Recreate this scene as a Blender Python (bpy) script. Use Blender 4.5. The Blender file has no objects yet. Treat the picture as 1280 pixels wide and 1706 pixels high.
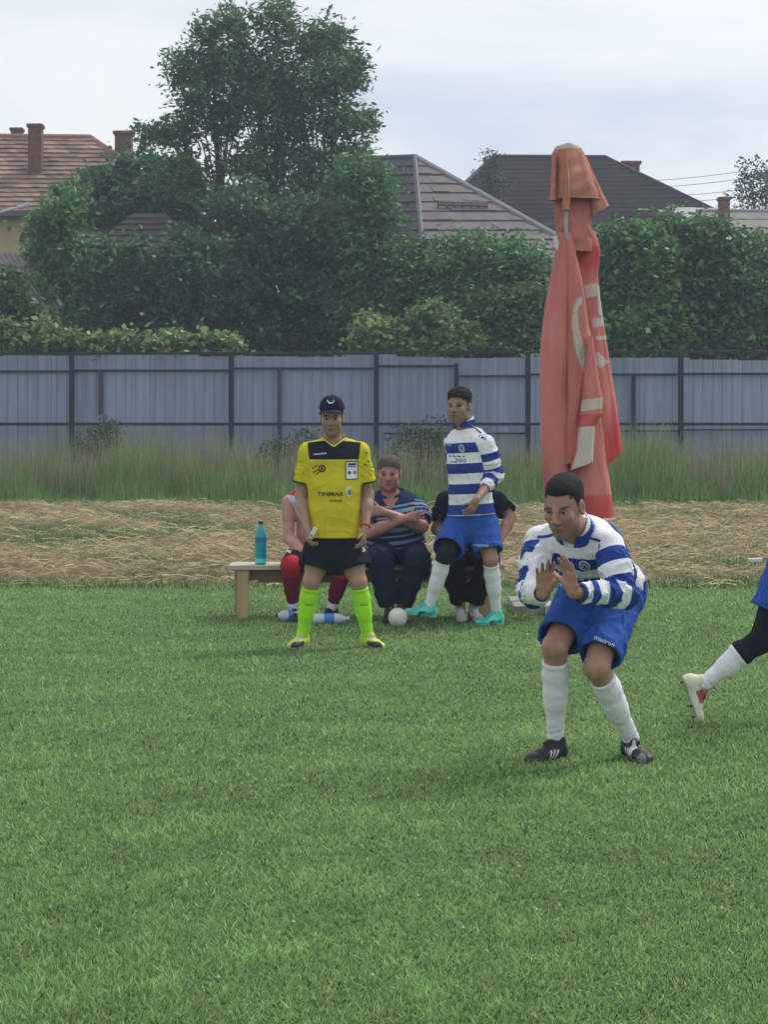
import bpy, math, random
import numpy as np
from mathutils import Vector, Matrix
from mathutils.bvhtree import BVHTree

C = bpy.context.scene.collection
SC = bpy.context.scene
rng = np.random.default_rng(7)
random.seed(7)
F, PX0, PY0, CH = 3400.0, 640.0, 695.0, 1.6      # focal length (px of the 1280 px photo), vanishing point, eye height

# ---------------------------------------------------------------- camera
cam = bpy.data.cameras.new('camera'); camo = bpy.data.objects.new('camera', cam); C.objects.link(camo)
camo.location = (0, 0, CH); camo.rotation_euler = (math.radians(90), 0, 0)
cam.sensor_fit = 'VERTICAL'; cam.sensor_height = 24.0; cam.lens = F / 1706 * 24.0
cam.shift_y = -(853 - PY0) / 1706.0
cam.clip_start = 0.1; cam.clip_end = 3000
SC.camera = camo

# ---------------------------------------------------------------- sky: broken overcast
SUN_EL, SUN_AZ = math.radians(52), math.radians(50)     # azimuth from +Y towards +X
w = bpy.data.worlds.new('World'); SC.world = w; w.use_nodes = True
nt = w.node_tree; N = nt.nodes; L = nt.links
for n in list(N): N.remove(n)
out = N.new('ShaderNodeOutputWorld'); bg = N.new('ShaderNodeBackground'); bg.inputs[1].default_value = 0.10
L.new(bg.outputs[0], out.inputs[0])
sky = N.new('ShaderNodeTexSky'); sky.sky_type = 'NISHITA'; sky.sun_disc = False
sky.sun_elevation = SUN_EL; sky.sun_rotation = SUN_AZ; sky.altitude = 300; sky.dust_density = 2.0
tc = N.new('ShaderNodeTexCoord'); mp = N.new('ShaderNodeMapping'); L.new(tc.outputs['Generated'], mp.inputs[0])
mp.inputs['Scale'].default_value = (4.2, 4.2, 15.0); mp.inputs['Location'].default_value = (19.55, 7.3, 6.05)
nz = N.new('ShaderNodeTexNoise'); nz.inputs['Scale'].default_value = 1.0; nz.inputs['Detail'].default_value = 9; nz.inputs['Roughness'].default_value = 0.57
nz.inputs['Distortion'].default_value = 0.35
L.new(mp.outputs[0], nz.inputs[0])
rp = N.new('ShaderNodeValToRGB'); L.new(nz.outputs[0], rp.inputs[0])
e = rp.color_ramp.elements
e[0].position = 0.32; e[0].color = (3.75, 4.15, 4.75, 1)
e[1].position = 0.62; e[1].color = (5.45, 5.5, 5.6, 1)
m_ = e.new(0.46); m_.color = (4.75, 4.95, 5.25, 1)
mx = N.new('ShaderNodeMix'); mx.data_type = 'RGBA'; mx.inputs[0].default_value = 0.88
L.new(sky.outputs[0], mx.inputs[6]); L.new(rp.outputs[0], mx.inputs[7]); L.new(mx.outputs[2], bg.inputs[0])

# ---------------------------------------------------------------- sun behind thin cloud
sl = bpy.data.lights.new('sun', 'SUN'); sl.energy = 1.5; sl.angle = math.radians(16); sl.color = (1.0, 0.95, 0.88)
so = bpy.data.objects.new('sun', sl); C.objects.link(so)
sd = Vector((math.sin(SUN_AZ) * math.cos(SUN_EL), math.cos(SUN_AZ) * math.cos(SUN_EL), math.sin(SUN_EL)))
so.rotation_euler = sd.to_track_quat('Z', 'Y').to_euler(); so.location = (20, 20, 40)
SC.view_settings.view_transform = 'Standard'; SC.view_settings.look = 'None'
SC.view_settings.exposure = 0.84; SC.view_settings.gamma = 1.0; SC.view_settings.use_curve_mapping = False
SC.cycles.max_bounces = 6; SC.cycles.transparent_max_bounces = 8
SC.cycles.volume_bounces = 0; SC.cycles.use_denoising = True

HAZE = 0.0015
# ---------------------------------------------------------------- helpers
def W(px, py, Y):
    return np.array([(px - PX0) * Y / F, Y, CH - (py - PY0) * Y / F])
def nrm(v):
    v = np.asarray(v, float); return v / (np.linalg.norm(v) + 1e-12)
def srgb(r, g, b):
    f = lambda c: (c / 255 / 12.92) if c / 255 <= 0.04045 else ((c / 255 + 0.055) / 1.055) ** 2.4
    return (f(r), f(g), f(b))

_m = {}
def mat(name, col, rough=0.7, var=0.12, vscale=8.0, bump=0.0, bscale=60.0, attr=False, spec=0.3, metal=0.0, col2=None, transl=0.0, trans=0.0, ior=1.45, stretch=None):
    """procedural principled material: noise-mottled base colour (optionally from the 'Col' attribute, or a/b by the 'mask' attribute)"""
    if name in _m: return _m[name]
    m = bpy.data.materials.new(name); m.use_nodes = True; _m[name] = m
    n = m.node_tree.nodes; l = m.node_tree.links; b = n['Principled BSDF']
    b.inputs['Roughness'].default_value = rough; b.inputs['Metallic'].default_value = metal
    b.inputs['Specular IOR Level'].default_value = spec
    t = n.new('ShaderNodeTexCoord'); no = n.new('ShaderNodeTexNoise'); no.inputs['Scale'].default_value = vscale; no.inputs['Detail'].default_value = 5
    src = t.outputs['Object']
    if stretch:
        mp = n.new('ShaderNodeMapping'); mp.inputs['Scale'].default_value = stretch; l.new(src, mp.inputs[0]); src = mp.outputs[0]
    l.new(src, no.inputs[0])
    mr = n.new('ShaderNodeMapRange'); mr.inputs[1].default_value = 0.3; mr.inputs[2].default_value = 0.7
    mr.inputs[3].default_value = 1 - var; mr.inputs[4].default_value = 1 + var; l.new(no.outputs[0], mr.inputs[0])
    if attr:
        a = n.new('ShaderNodeAttribute'); a.attribute_name = 'Col'; csock = a.outputs[0]
    elif col2 is not None:
        a = n.new('ShaderNodeAttribute'); a.attribute_name = 'mask'
        g = n.new('ShaderNodeMapRange'); g.inputs[1].default_value = -0.0012; g.inputs[2].default_value = 0.0012; l.new(a.outputs['Fac'], g.inputs[0])
        mm = n.new('ShaderNodeMix'); mm.data_type = 'RGBA'; l.new(g.outputs[0], mm.inputs[0])
        mm.inputs[6].default_value = (*col, 1); mm.inputs[7].default_value = (*col2, 1); csock = mm.outputs[2]
    else:
        rgb = n.new('ShaderNodeRGB'); rgb.outputs[0].default_value = (*col, 1); csock = rgb.outputs[0]
    mu = n.new('ShaderNodeVectorMath'); mu.operation = 'SCALE'; l.new(csock, mu.inputs[0]); l.new(mr.outputs[0], mu.inputs['Scale'])
    l.new(mu.outputs[0], b.inputs['Base Color'])
    if bump > 0:
        nb = n.new('ShaderNodeTexNoise'); nb.inputs['Scale'].default_value = bscale; nb.inputs['Detail'].default_value = 4; l.new(src, nb.inputs[0])
        bu = n.new('ShaderNodeBump'); bu.inputs['Strength'].default_value = bump; bu.inputs['Distance'].default_value = 0.01
        l.new(nb.outputs[0], bu.inputs['Height']); l.new(bu.outputs[0], b.inputs['Normal'])
    if trans > 0:
        b.inputs['Transmission Weight'].default_value = trans; b.inputs['IOR'].default_value = ior
    if transl > 0:
        tr = n.new('ShaderNodeBsdfTranslucent'); l.new(mu.outputs[0], tr.inputs[0])
        ms = n.new('ShaderNodeMixShader'); ms.inputs[0].default_value = transl
        l.new(b.outputs[0], ms.inputs[1]); l.new(tr.outputs[0], ms.inputs[2]); l.new(ms.outputs[0], n['Material Output'].inputs[0])
    return m

def mesh_np(name, V, Q, material=None, loc=(0, 0, 0), parent=None, col=None, mask=None, smooth=False):
    """V (n,3) world coords, Q (m,k) faces (k = 3 or 4). loc is the object origin in world space."""
    V = np.asarray(V, np.float32); Q = np.asarray(Q, np.int32)
    loc = np.asarray(loc, np.float32)
    me = bpy.data.meshes.new(name)
    k = Q.shape[1]
    me.vertices.add(len(V)); me.vertices.foreach_set('co', (V - loc).ravel())
    me.loops.add(Q.size); me.loops.foreach_set('vertex_index', Q.ravel())
    me.polygons.add(len(Q)); me.polygons.foreach_set('loop_start', np.arange(0, Q.size, k, dtype=np.int32))
    me.polygons.foreach_set('loop_total', np.full(len(Q), k, np.int32))
    if smooth: me.polygons.foreach_set('use_smooth', np.ones(len(Q), bool))
    if col is not None:
        a = me.color_attributes.new('Col', 'FLOAT_COLOR', 'POINT')
        c4 = np.ones((len(V), 4), np.float32); c4[:, :3] = col; a.data.foreach_set('color', c4.ravel())
    if mask is not None:
        a = me.attributes.new('mask', 'FLOAT', 'POINT'); a.data.foreach_set('value', np.asarray(mask, np.float32))
    me.update(calc_edges=True); me.validate()
    if material: me.materials.append(material)
    o = bpy.data.objects.new(name, me); C.objects.link(o)
    place(o, loc, parent)
    return o

def place(o, loc, parent=None):
    if parent is not None:
        o.parent = parent
        pl = parent['_w'] if '_w' in parent else [0, 0, 0]
        o.location = Vector(loc) - Vector(pl)
    else:
        o.location = Vector(loc)
    o['_w'] = [float(x) for x in loc]

class MB:
    """collects small polygons (boxes, tubes, quads) for one mesh object, in world coordinates"""
    def __init__(s): s.v = []; s.f = []; s.c = []; s.cur = (1, 1, 1)
    def add(s, vs, fs):
        o = len(s.v); s.v += [tuple(map(float, v)) for v in vs]; s.f += [tuple(i + o for i in f) for f in fs]; s.c += [s.cur] * len(vs)
    def box(s, c, d, x=(1, 0, 0), y=(0, 1, 0), z=(0, 0, 1), bev=0.0):
        c = np.array(c, float); x, y, z = [np.array(a, float) for a in (x, y, z)]; d = np.array(d, float) / 2
        if bev <= 0:
            vs = [c + x * d[0] * i + y * d[1] * j + z * d[2] * k for i in (-1, 1) for j in (-1, 1) for k in (-1, 1)]
            s.add(vs, [(0, 1, 3, 2), (4, 6, 7, 5), (0, 4, 5, 1), (2, 3, 7, 6), (0, 2, 6, 4), (1, 5, 7, 3)])
        else:
            b = bev; vs = []
            for k, ins in ((-1, b), (-1, 0), (1, 0), (1, b)):
                zz = d[2] * k * (1 if ins else 1) - (k * b if ins == 0 else 0)
                for i, j in ((-1, -1), (1, -1), (1, 1), (-1, 1)):
                    vs.append(c + x * i * (d[0] - ins) + y * j * (d[1] - ins) + z * zz)
            fs = [(3, 2, 1, 0), (12, 13, 14, 15)]
            for r in range(3):
                for q in range(4): fs.append((r * 4 + q, r * 4 + (q + 1) % 4, r * 4 + 4 + (q + 1) % 4, r * 4 + 4 + q))
            s.add(vs, fs)
    def tube(s, pts, rad, n=8, cap=True):
        pts = [np.array(p, float) for p in pts]
        if np.isscalar(rad): rad = [rad] * len(pts)
        vs = []; fs = []
        ref = np.array([0.13, 0.31, 0.94])
        for i, p in enumerate(pts):
            a = pts[min(i + 1, len(pts) - 1)] - pts[max(i - 1, 0)]; a = nrm(a)
            if abs(a @ ref) > 0.95: ref = np.array([0.9, 0.2, 0.1])
            u = nrm(np.cross(a, ref)); v = np.cross(a, u)
            for k in range(n):
                t = 2 * math.pi * k / n; vs.append(p + rad[i] * (u * math.cos(t) + v * math.sin(t)))
        for i in range(len(pts) - 1):
            for k in range(n): fs.append((i * n + k, i * n + (k + 1) % n, i * n + n + (k + 1) % n, i * n + n + k))
        if cap: fs.append(tuple(range(n))[::-1]); fs.append(tuple((len(pts) - 1) * n + k for k in range(n)))
        s.add(vs, fs)
    def lathe(s, c, prof, n=20, axis=(0, 0, 1)):
        a = nrm(axis); ref = np.array([1, 0, 0]) if abs(a[0]) < 0.9 else np.array([0, 1, 0]); u = nrm(np.cross(a, ref)); v = np.cross(a, u); c = np.array(c, float)
        vs = []; fs = []
        for r, h in prof:
            for k in range(n):
                t = 2 * math.pi * k / n; vs.append(c + a * h + max(r, 1e-4) * (u * math.cos(t) + v * math.sin(t)))
        for i in range(len(prof) - 1):
            for k in range(n): fs.append((i * n + k, i * n + (k + 1) % n, i * n + n + (k + 1) % n, i * n + n + k))
        s.add(vs, fs)
    def quad(s, a, b, c, d): s.add([a, b, c, d], [(0, 1, 2, 3)])
    def build(s, name, material, parent=None, loc=None, smooth=False):
        V = np.array(s.v)
        if loc is None: loc = [(V[:, 0].min() + V[:, 0].max()) / 2, (V[:, 1].min() + V[:, 1].max()) / 2, V[:, 2].min()]
        me = bpy.data.meshes.new(name); me.from_pydata((V - np.array(loc)).tolist(), [], s.f)
        if any(c != (1, 1, 1) for c in s.c):
            a = me.color_attributes.new('Col', 'FLOAT_COLOR', 'POINT')
            c4 = np.ones((len(V), 4), np.float32); c4[:, :3] = s.c; a.data.foreach_set('color', c4.ravel())
        if smooth:
            for p in me.polygons: p.use_smooth = True
        me.materials.append(material)
        o = bpy.data.objects.new(name, me); C.objects.link(o); place(o, loc, parent)
        return o

def empty(name, loc):
    o = bpy.data.objects.new(name, None); C.objects.link(o); o.location = loc; o['_w'] = [float(x) for x in loc]; o.empty_display_size = 0.1
    return o
def tag(o, label=None, cat=None, group=None, kind=None):
    if label: o['label'] = label
    if cat: o['category'] = cat
    if group: o['group'] = group
    if kind: o['kind'] = kind
    return o

# ---------------------------------------------------------------- implicit-surface modelling
def dcap(P, a, b, ra, rb):
    a = np.asarray(a, np.float32); b = np.asarray(b, np.float32); ab = b - a
    t = np.clip(((P - a) @ ab) / (ab @ ab + 1e-9), 0, 1)
    d = P - a - t[:, None] * ab
    return np.sqrt((d * d).sum(1)) - (ra + (rb - ra) * t)
def decap(P, a, b, ra, rb, sa, sb=None, rz=None):
    """capsule with elliptical section: ra = (half width along side vector, half depth)"""
    a = np.asarray(a, float); b = np.asarray(b, float); ab = b - a; Ln = np.linalg.norm(ab); wv = ab / Ln
    if sb is None: sb = sa
    t = np.clip(((P - a) @ (ab / Ln ** 2).astype(np.float32)), 0, 1)
    r = P - a.astype(np.float32) - t[:, None] * ab.astype(np.float32)
    sa = nrm(sa - wv * (np.dot(sa, wv))); sb = nrm(sb - wv * np.dot(sb, wv))
    s = sa + (sb - sa) * t[:, None]; s /= np.linalg.norm(s, axis=1)[:, None]
    f = np.cross(s, wv)
    x = (r * s).sum(1); y = (r * f).sum(1); z = r @ wv
    rx = ra[0] + (rb[0] - ra[0]) * t; ry = ra[1] + (rb[1] - ra[1]) * t
    rzz = np.minimum(rx, ry) if rz is None else rz
    k0 = np.sqrt((x / rx) ** 2 + (y / ry) ** 2 + (z / rzz) ** 2) + 1e-6
    k1 = np.sqrt((x / rx ** 2) ** 2 + (y / ry ** 2) ** 2 + (z / rzz ** 2) ** 2) + 1e-6
    return k0 * (k0 - 1) / k1
def dell(P, c, r, R=None):
    q = P - np.asarray(c, np.float32)
    if R is not None: q = q @ np.asarray(R, np.float32).T
    r = np.asarray(r, np.float32)
    k0 = np.sqrt(((q / r) ** 2).sum(1)) + 1e-6; k1 = np.sqrt(((q / r ** 2) ** 2).sum(1)) + 1e-6
    return k0 * (k0 - 1) / k1
def smin(a, b, k):
    if k <= 0: return np.minimum(a, b)
    h = np.clip(0.5 + 0.5 * (b - a) / k, 0, 1); return b + (a - b) * h - k * h * (1 - h)

class Field:
    def __init__(s, lo, hi, h):
        s.lo = np.array(lo, float); s.h = h; s.n = np.ceil((np.array(hi) - s.lo) / h).astype(int) + 1
        s.D = np.full(s.n, 1.0, np.float32)
    def _sub(s, lo, hi, pad):
        i0 = np.maximum(np.floor((np.array(lo) - pad - s.lo) / s.h).astype(int), 0)
        i1 = np.minimum(np.ceil((np.array(hi) + pad - s.lo) / s.h).astype(int) + 1, s.n)
        if np.any(i1 <= i0): return None, None
        ax = [(s.lo[k] + s.h * np.arange(i0[k], i1[k])).astype(np.float32) for k in range(3)]
        P = np.stack(np.meshgrid(*ax, indexing='ij'), -1).reshape(-1, 3)
        return tuple(slice(i0[k], i1[k]) for k in range(3)), P
    def add(s, fn, lo, hi, k=0.0):
        sl, P = s._sub(lo, hi, k + 3 * s.h)
        if sl is None: return
        b = s.D[sl]; s.D[sl] = smin(b.ravel(), fn(P).astype(np.float32), k).reshape(b.shape)
    def cut(s, fn, lo, hi, k=0.0):
        sl, P = s._sub(lo, hi, k + 3 * s.h)
        if sl is None: return
        b = s.D[sl]; s.D[sl] = -smin(-b.ravel(), fn(P).astype(np.float32), k).reshape(b.shape)
    def cap(s, a, b, ra, rb, k=0.02):
        r = max(ra, rb); a = np.asarray(a, float); b = np.asarray(b, float)
        s.add(lambda P: dcap(P, a, b, ra, rb), np.minimum(a, b) - r, np.maximum(a, b) + r, k)
    def ecap(s, a, b, ra, rb, sa, sb=None, k=0.03, rz=None):
        r = max(*ra, *rb); a = np.asarray(a, float); b = np.asarray(b, float)
        s.add(lambda P: decap(P, a, b, ra, rb, sa, sb, rz), np.minimum(a, b) - r, np.maximum(a, b) + r, k)
    def ell(s, c, r, R=None, k=0.02):
        m = max(r); c = np.asarray(c, float); s.add(lambda P: dell(P, c, r, R), c - m, c + m, k)
    def cutcap(s, a, b, ra, rb, k=0.0):
        r = max(ra, rb); a = np.asarray(a, float); b = np.asarray(b, float)
        s.cut(lambda P: dcap(P, a, b, ra, rb), np.minimum(a, b) - r, np.maximum(a, b) + r, k)
    def displace(s, fn):
        m = np.abs(s.D) < 0.03
        I = np.argwhere(m); P = (s.lo + I * s.h).astype(np.float32); s.D[m] += fn(P).astype(np.float32)
    def mesh(s):
        D = s.D; S = D < 0; n = np.array(D.shape)
        cnt = np.zeros(n - 1, np.uint8)
        for i in (0, 1):
            for j in (0, 1):
                for k in (0, 1): cnt += S[i:n[0] - 1 + i, j:n[1] - 1 + j, k:n[2] - 1 + k]
        I = np.argwhere((cnt > 0) & (cnt < 8))
        idx = np.full(n - 1, -1, np.int32); idx[I[:, 0], I[:, 1], I[:, 2]] = np.arange(len(I))
        del cnt
        off = np.array([(i, j, k) for i in (0, 1) for j in (0, 1) for k in (0, 1)])
        Vv = np.stack([D[I[:, 0] + o[0], I[:, 1] + o[1], I[:, 2] + o[2]] for o in off], 1)
        acc = np.zeros((len(I), 3)); c = np.zeros(len(I))
        for a in range(8):
            for b in range(a + 1, 8):
                if np.abs(off[a] - off[b]).sum() != 1: continue
                va, vb = Vv[:, a], Vv[:, b]; mk = (va < 0) != (vb < 0)
                t = np.where(mk, va / np.where(mk, va - vb, 1), 0)
                acc += mk[:, None] * (off[a] + t[:, None] * (off[b] - off[a])); c += mk
        V = s.lo + (I + acc / c[:, None]) * s.h
        Qs = []
        for ax in range(3):
            sl0 = [slice(None)] * 3; sl1 = [slice(None)] * 3; sl0[ax] = slice(0, n[ax] - 1); sl1[ax] = slice(1, n[ax])
            A, B = S[tuple(sl0)], S[tuple(sl1)]
            E = np.argwhere(A != B); o1, o2 = [(1, 2), (2, 0), (0, 1)][ax]
            E = E[(E[:, o1] > 0) & (E[:, o2] > 0) & (E[:, o1] < n[o1] - 1) & (E[:, o2] < n[o2] - 1)]
            if not len(E): continue
            fl = A[E[:, 0], E[:, 1], E[:, 2]]
            q = []
            for d1, d2 in ((-1, -1), (0, -1), (0, 0), (-1, 0)):
                T = E.copy(); T[:, o1] += d1; T[:, o2] += d2; q.append(idx[T[:, 0], T[:, 1], T[:, 2]])
            q = np.stack(q, 1); q[~fl] = q[~fl][:, ::-1]; Qs.append(q)
        return V.astype(np.float32), np.concatenate(Qs)

def waves(P, sc=1.0, seed=0):
    """smooth pseudo-noise about -1..1 made of warped sines"""
    r = np.random.default_rng(100 + seed); o = np.zeros(len(P))
    for i in range(5):
        k = r.normal(size=3) * sc; k2 = r.normal(size=3) * sc * 0.7
        o += np.sin(P @ k + 1.6 * np.sin(P @ k2 + r.uniform(0, 6)) + r.uniform(0, 6))
    return o / 3.2
def folds(P, amp, seed, sc=1.0, stretch=(1, 1, .45)):
    q = P * np.array(stretch)
    a = waves(q, 30 * sc, seed); b = waves(P * np.array([.7, .7, 1.1]), 26 * sc, seed + 3); c = waves(P, 75 * sc, seed + 6)
    r1 = np.clip(1 - np.abs(a) * 1.7, 0, 1) ** 1.5; r2 = np.clip(1 - np.abs(b) * 1.7, 0, 1) ** 1.5
    return -amp * (1.0 * r1 ** 1.5 + .7 * r2 ** 1.5 + .15 * c + .25 * a - .35)
def band_mask(p, iv):
    o = np.full(len(p), -1.0)
    for a, b in iv: o = np.maximum(o, np.minimum(p - a, b - p))
    return o

# flat lettering (Blender's built-in font), tessellated once
def text_mesh(s, size=1.0, shear=0.0, bold=0.0, sx=1.0):
    cu = bpy.data.curves.new('t', 'FONT'); cu.body = s; cu.size = size; cu.shear = shear; cu.offset = bold; cu.align_x = 'CENTER'; cu.align_y = 'CENTER'; cu.resolution_u = 2
    o = bpy.data.objects.new('t', cu); C.objects.link(o)
    me = bpy.data.meshes.new_from_object(o.evaluated_get(bpy.context.evaluated_depsgraph_get()))
    V = np.array([v.co[:] for v in me.vertices]); Fs = [tuple(p.vertices) for p in me.polygons]
    bpy.data.objects.remove(o); bpy.data.curves.remove(cu); bpy.data.meshes.remove(me)
    V[:, 0] *= sx
    return V[:, :2], Fs
TX = {k: text_mesh(*a) for k, a in dict(sponsor=('TINMAR', 1, 0, .012, 1.25), energy=('energy', 1, 0, .01, 1.2),
      maker=('macron', 1, 0, .01, 1.1), ess=('S', 1, 0, .03), seven=('7', 1, -.2, .03)).items()}
def rect2d(wd, hg, n=6, m=4):
    xs = np.linspace(-wd / 2, wd / 2, n + 1); ys = np.linspace(-hg / 2, hg / 2, m + 1)
    V = np.array([(x, y) for y in ys for x in xs]); Fs = [(j * (n + 1) + i, j * (n + 1) + i + 1, (j + 1) * (n + 1) + i + 1, (j + 1) * (n + 1) + i) for j in range(m) for i in range(n)]
    return V, Fs
def disc2d(rx, ry, r0=0.0, n=18, a0=0, a1=360):
    V = []; Fs = []
    for i in range(n + 1):
        t = math.radians(a0 + (a1 - a0) * i / n); V += [(rx * r0 * math.cos(t), ry * r0 * math.sin(t)), (rx * math.cos(t), ry * math.sin(t))]
    for i in range(n): Fs.append((2 * i, 2 * i + 1, 2 * i + 3, 2 * i + 2))
    return np.array(V), Fs
def poly2d(pts): return np.array(pts, float), [tuple(range(len(pts)))]
def decal(name, target, bvh, shape, origin, u, v, material, size=1.0, lift=0.003):
    """flat print laid on a garment: every vertex is dropped onto the cloth along the print's normal"""
    V2, Fs = shape; u = nrm(u); v = nrm(v - u * np.dot(u, v)); n = np.cross(u, v); origin = np.asarray(origin, float)
    vs = []
    for x, y in V2 * size:
        p = origin + u * x + v * y
        h = bvh.ray_cast(Vector(p + n * 0.25), Vector(-n), 0.6)
        vs.append(np.array(h[0]) + n * lift if h[0] is not None else p)
    mb = MB(); mb.add(vs, Fs)
    return mb.build(name, material, target)
# ================================================================ PEOPLE
BLUE, SHORTBLUE, WHITE = (0.022, 0.05, 0.27), (0.026, 0.092, 0.38), (0.80, 0.81, 0.85)
NAVYBLACK = (0.012, 0.015, 0.024)
def cloth(name, col, col2=None, var=0.06, attr=False): return mat(name, col, 0.85, var, 5, 0.35, 130, attr=attr, col2=col2, spec=0.15)
M_skin = mat('skin', (1, 1, 1), 0.45, 0.12, 26, 0.2, 180, attr=True, spec=0.35)
M_hair = mat('hair', (1, 1, 1), 0.75, 0.35, 90, 0.9, 240, attr=True, spec=0.25)
M_eye = mat('eye_white', (1, 1, 1), 0.2, 0.02, attr=True, spec=0.5)
M_shoe = mat('boot_leather', (1, 1, 1), 0.5, 0.08, 30, 0.15, 150, attr=True, spec=0.4)
M_kit = cloth('hooped_jersey', WHITE, BLUE); M_collar = cloth('collar_cloth', WHITE, BLUE)
M_white = cloth('white_sock', (0.78, 0.79, 0.85)); M_short = cloth('blue_shorts', SHORTBLUE); M_comp = cloth('black_sleeve', NAVYBLACK)
M_blackshort = cloth('black_shorts', (0.010, 0.012, 0.020)); M_ref = cloth('referee_jersey', (0.62, 0.54, 0.025), (0.012, 0.014, 0.026))
M_neon = cloth('neon_sock', (0.36, 0.80, 0.035)); M_wprint = cloth('white_print', (0.62, 0.66, 0.75)); M_bprint = cloth('blue_print', (0.03, 0.06, 0.28))
M_dprint = cloth('dark_print', (0.05, 0.045, 0.015)); M_yprint = cloth('yellow_trim', (0.66, 0.60, 0.10)); M_red = cloth('red_knit', (0.42, 0.02, 0.035)); M_redsock = cloth('red_sock', (0.15, 0.014, 0.026))
M_navy = cloth('navy_trousers', (0.012, 0.018, 0.045)); M_polo = cloth('striped_polo', (0.014, 0.028, 0.085), (0.20, 0.30, 0.45)); M_tank = cloth('tank_top', (0.55, 0.50, 0.56), (0.50, 0.025, 0.05))
M_tee = cloth('black_tee', (0.010, 0.012, 0.022)); M_cap = cloth('navy_cap', (0.012, 0.016, 0.035)); M_badge = mat('badge_card', (0.75, 0.76, 0.80), 0.4, 0.03)

def frame_from(f, u):
    f = nrm(f); u = nrm(np.asarray(u, float) - f * np.dot(u, f)); s = np.cross(f, u)   # rows: person's right (x), forward, up
    return np.array([s, f, u])

# boots: one implicit shape in boot space (x side, y forward, z up, ankle at 0,0,.09), reused
def boot_field():
    fd = Field((-.07, -.1, -.015), (.07, .215, .15), .0042)
    S = (1, 0, 0)
    fd.ell((0, -.032, .036), (.034, .043, .047), k=.0)
    fd.ecap((0, -.02, .045), (0, .095, .034), (.036, .042), (.045, .032), S, k=.02)
    fd.ell((.003, .135, .024), (.043, .064, .028), k=.02)
    fd.cap((0, -.012, .05), (0, -.012, .098), .038, .040, .02)
    fd.ell((0, .045, .085), (.022, .035, .016), k=.02)                    # tongue
    fd.cut(lambda P: (P[:, 2] - .001), (-1, -1, -1), (1, 1, 1))
    fd.cut(lambda P: dcap(P, (0, -.012, .092), (0, -.012, .14), .033, .036), (-.05, -.06, .05), (.05, .04, .2))
    # welt between sole and upper
    fd.displace(lambda P: -0.004 * (P[:, 2] < .014))
    return fd.mesh()
BOOT_V, BOOT_Q = boot_field()

def boot(parent, ankle, toe, up, colfn, label=None, studs=True, pitch=None, side=1):
    f = nrm(toe); u = nrm(np.asarray(up, float) - f * np.dot(up, f)); s = np.cross(f, u) * side
    R = np.array([s, f, u]); a = np.asarray(ankle, float)
    q = BOOT_V.copy().astype(float); V = (q - [0, 0, .09]) @ R + a
    Q = BOOT_Q if side > 0 else BOOT_Q[:, ::-1]
    o = mesh_np('boot', V, Q, M_shoe, a, parent, col=colfn(q), smooth=True)
    if label: o['label'] = label
    if studs:
        mb = MB()
        for x, y in ((-.025, .15), (.025, .15), (-.03, .09), (.03, .09), (-.02, -.04), (.02, -.04)):
            mb.tube([(np.array([x, y, -.008]) - [0, 0, .09]) @ R + a, (np.array([x, y, .004]) - [0, 0, .09]) @ R + a], [.005, .008], 6)
        st = mb.build('stud', M_shoe, o); st['kind'] = 'stuff'
    return o, R

def lerp(a, b, t): return np.asarray(a) + (np.asarray(b) - np.asarray(a)) * t

def add_hand(fd, wrist, fdir, pn, thumb, curl, spread=1.0, sc=1.0, tcurl=0.3):
    Fd = nrm(fdir); Nn = nrm(pn - Fd * np.dot(pn, Fd)); T = nrm(np.cross(Fd, Nn)); T = T if np.dot(T, thumb) > 0 else -T
    w = np.asarray(wrist, float)
    fd.ecap(w, w + Fd * .03 * sc, (.027 * sc, .019 * sc), (.034 * sc, .017 * sc), T, k=.012)
    fd.ecap(w + Fd * .03 * sc, w + Fd * .082 * sc, (.034 * sc, .016 * sc), (.039 * sc, .0125 * sc), T, k=.012)
    fd.cap(w + Fd * .025 * sc + T * .022 * sc + Nn * .006, w + Fd * .055 * sc + T * .036 * sc + Nn * .008, .017 * sc, .012 * sc, .012)   # thumb ball
    offs = (.031, .0105, -.0105, -.030); lens = (.070, .078, .072, .056); ang = (7, 1.5, -4, -11); base = (.088, .093, .089, .080); rad = (.0092, .0094, .0090, .0080)
    for i in range(4):
        a = math.radians(ang[i] * spread); d = Fd * math.cos(a) + T * math.sin(a)
        p = w + Fd * base[i] * sc + T * offs[i] * sc
        fd.cap(p - d * .018 * sc, p, rad[i] * sc * 1.05, rad[i] * sc, .006)
        th = 0.0
        cu = curl[i] if hasattr(curl, '__len__') else curl
        for j, fr in enumerate((.46, .30, .24)):
            th += cu * (0.8, 1.0, 0.7)[j]
            dd = d * math.cos(th) + Nn * math.sin(th); q = p + dd * lens[i] * fr * sc
            fd.cap(p, q, rad[i] * sc * (1, .93, .86)[j], rad[i] * sc * (.93, .86, .72)[j], .0025 if j == 0 else .002); p = q
    p = w + Fd * .05 * sc + T * .034 * sc + Nn * .008
    d = nrm(Fd * .62 + T * .72 + Nn * .25); th = 0
    for j, ln in enumerate((.034, .028)):
        dd = nrm(d + Fd * tcurl * j + Nn * .15 * j); q = p + dd * ln * sc
        fd.cap(p, q, (.0115, .0100)[j] * sc, (.0100, .0078)[j] * sc, .004); p = q

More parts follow.
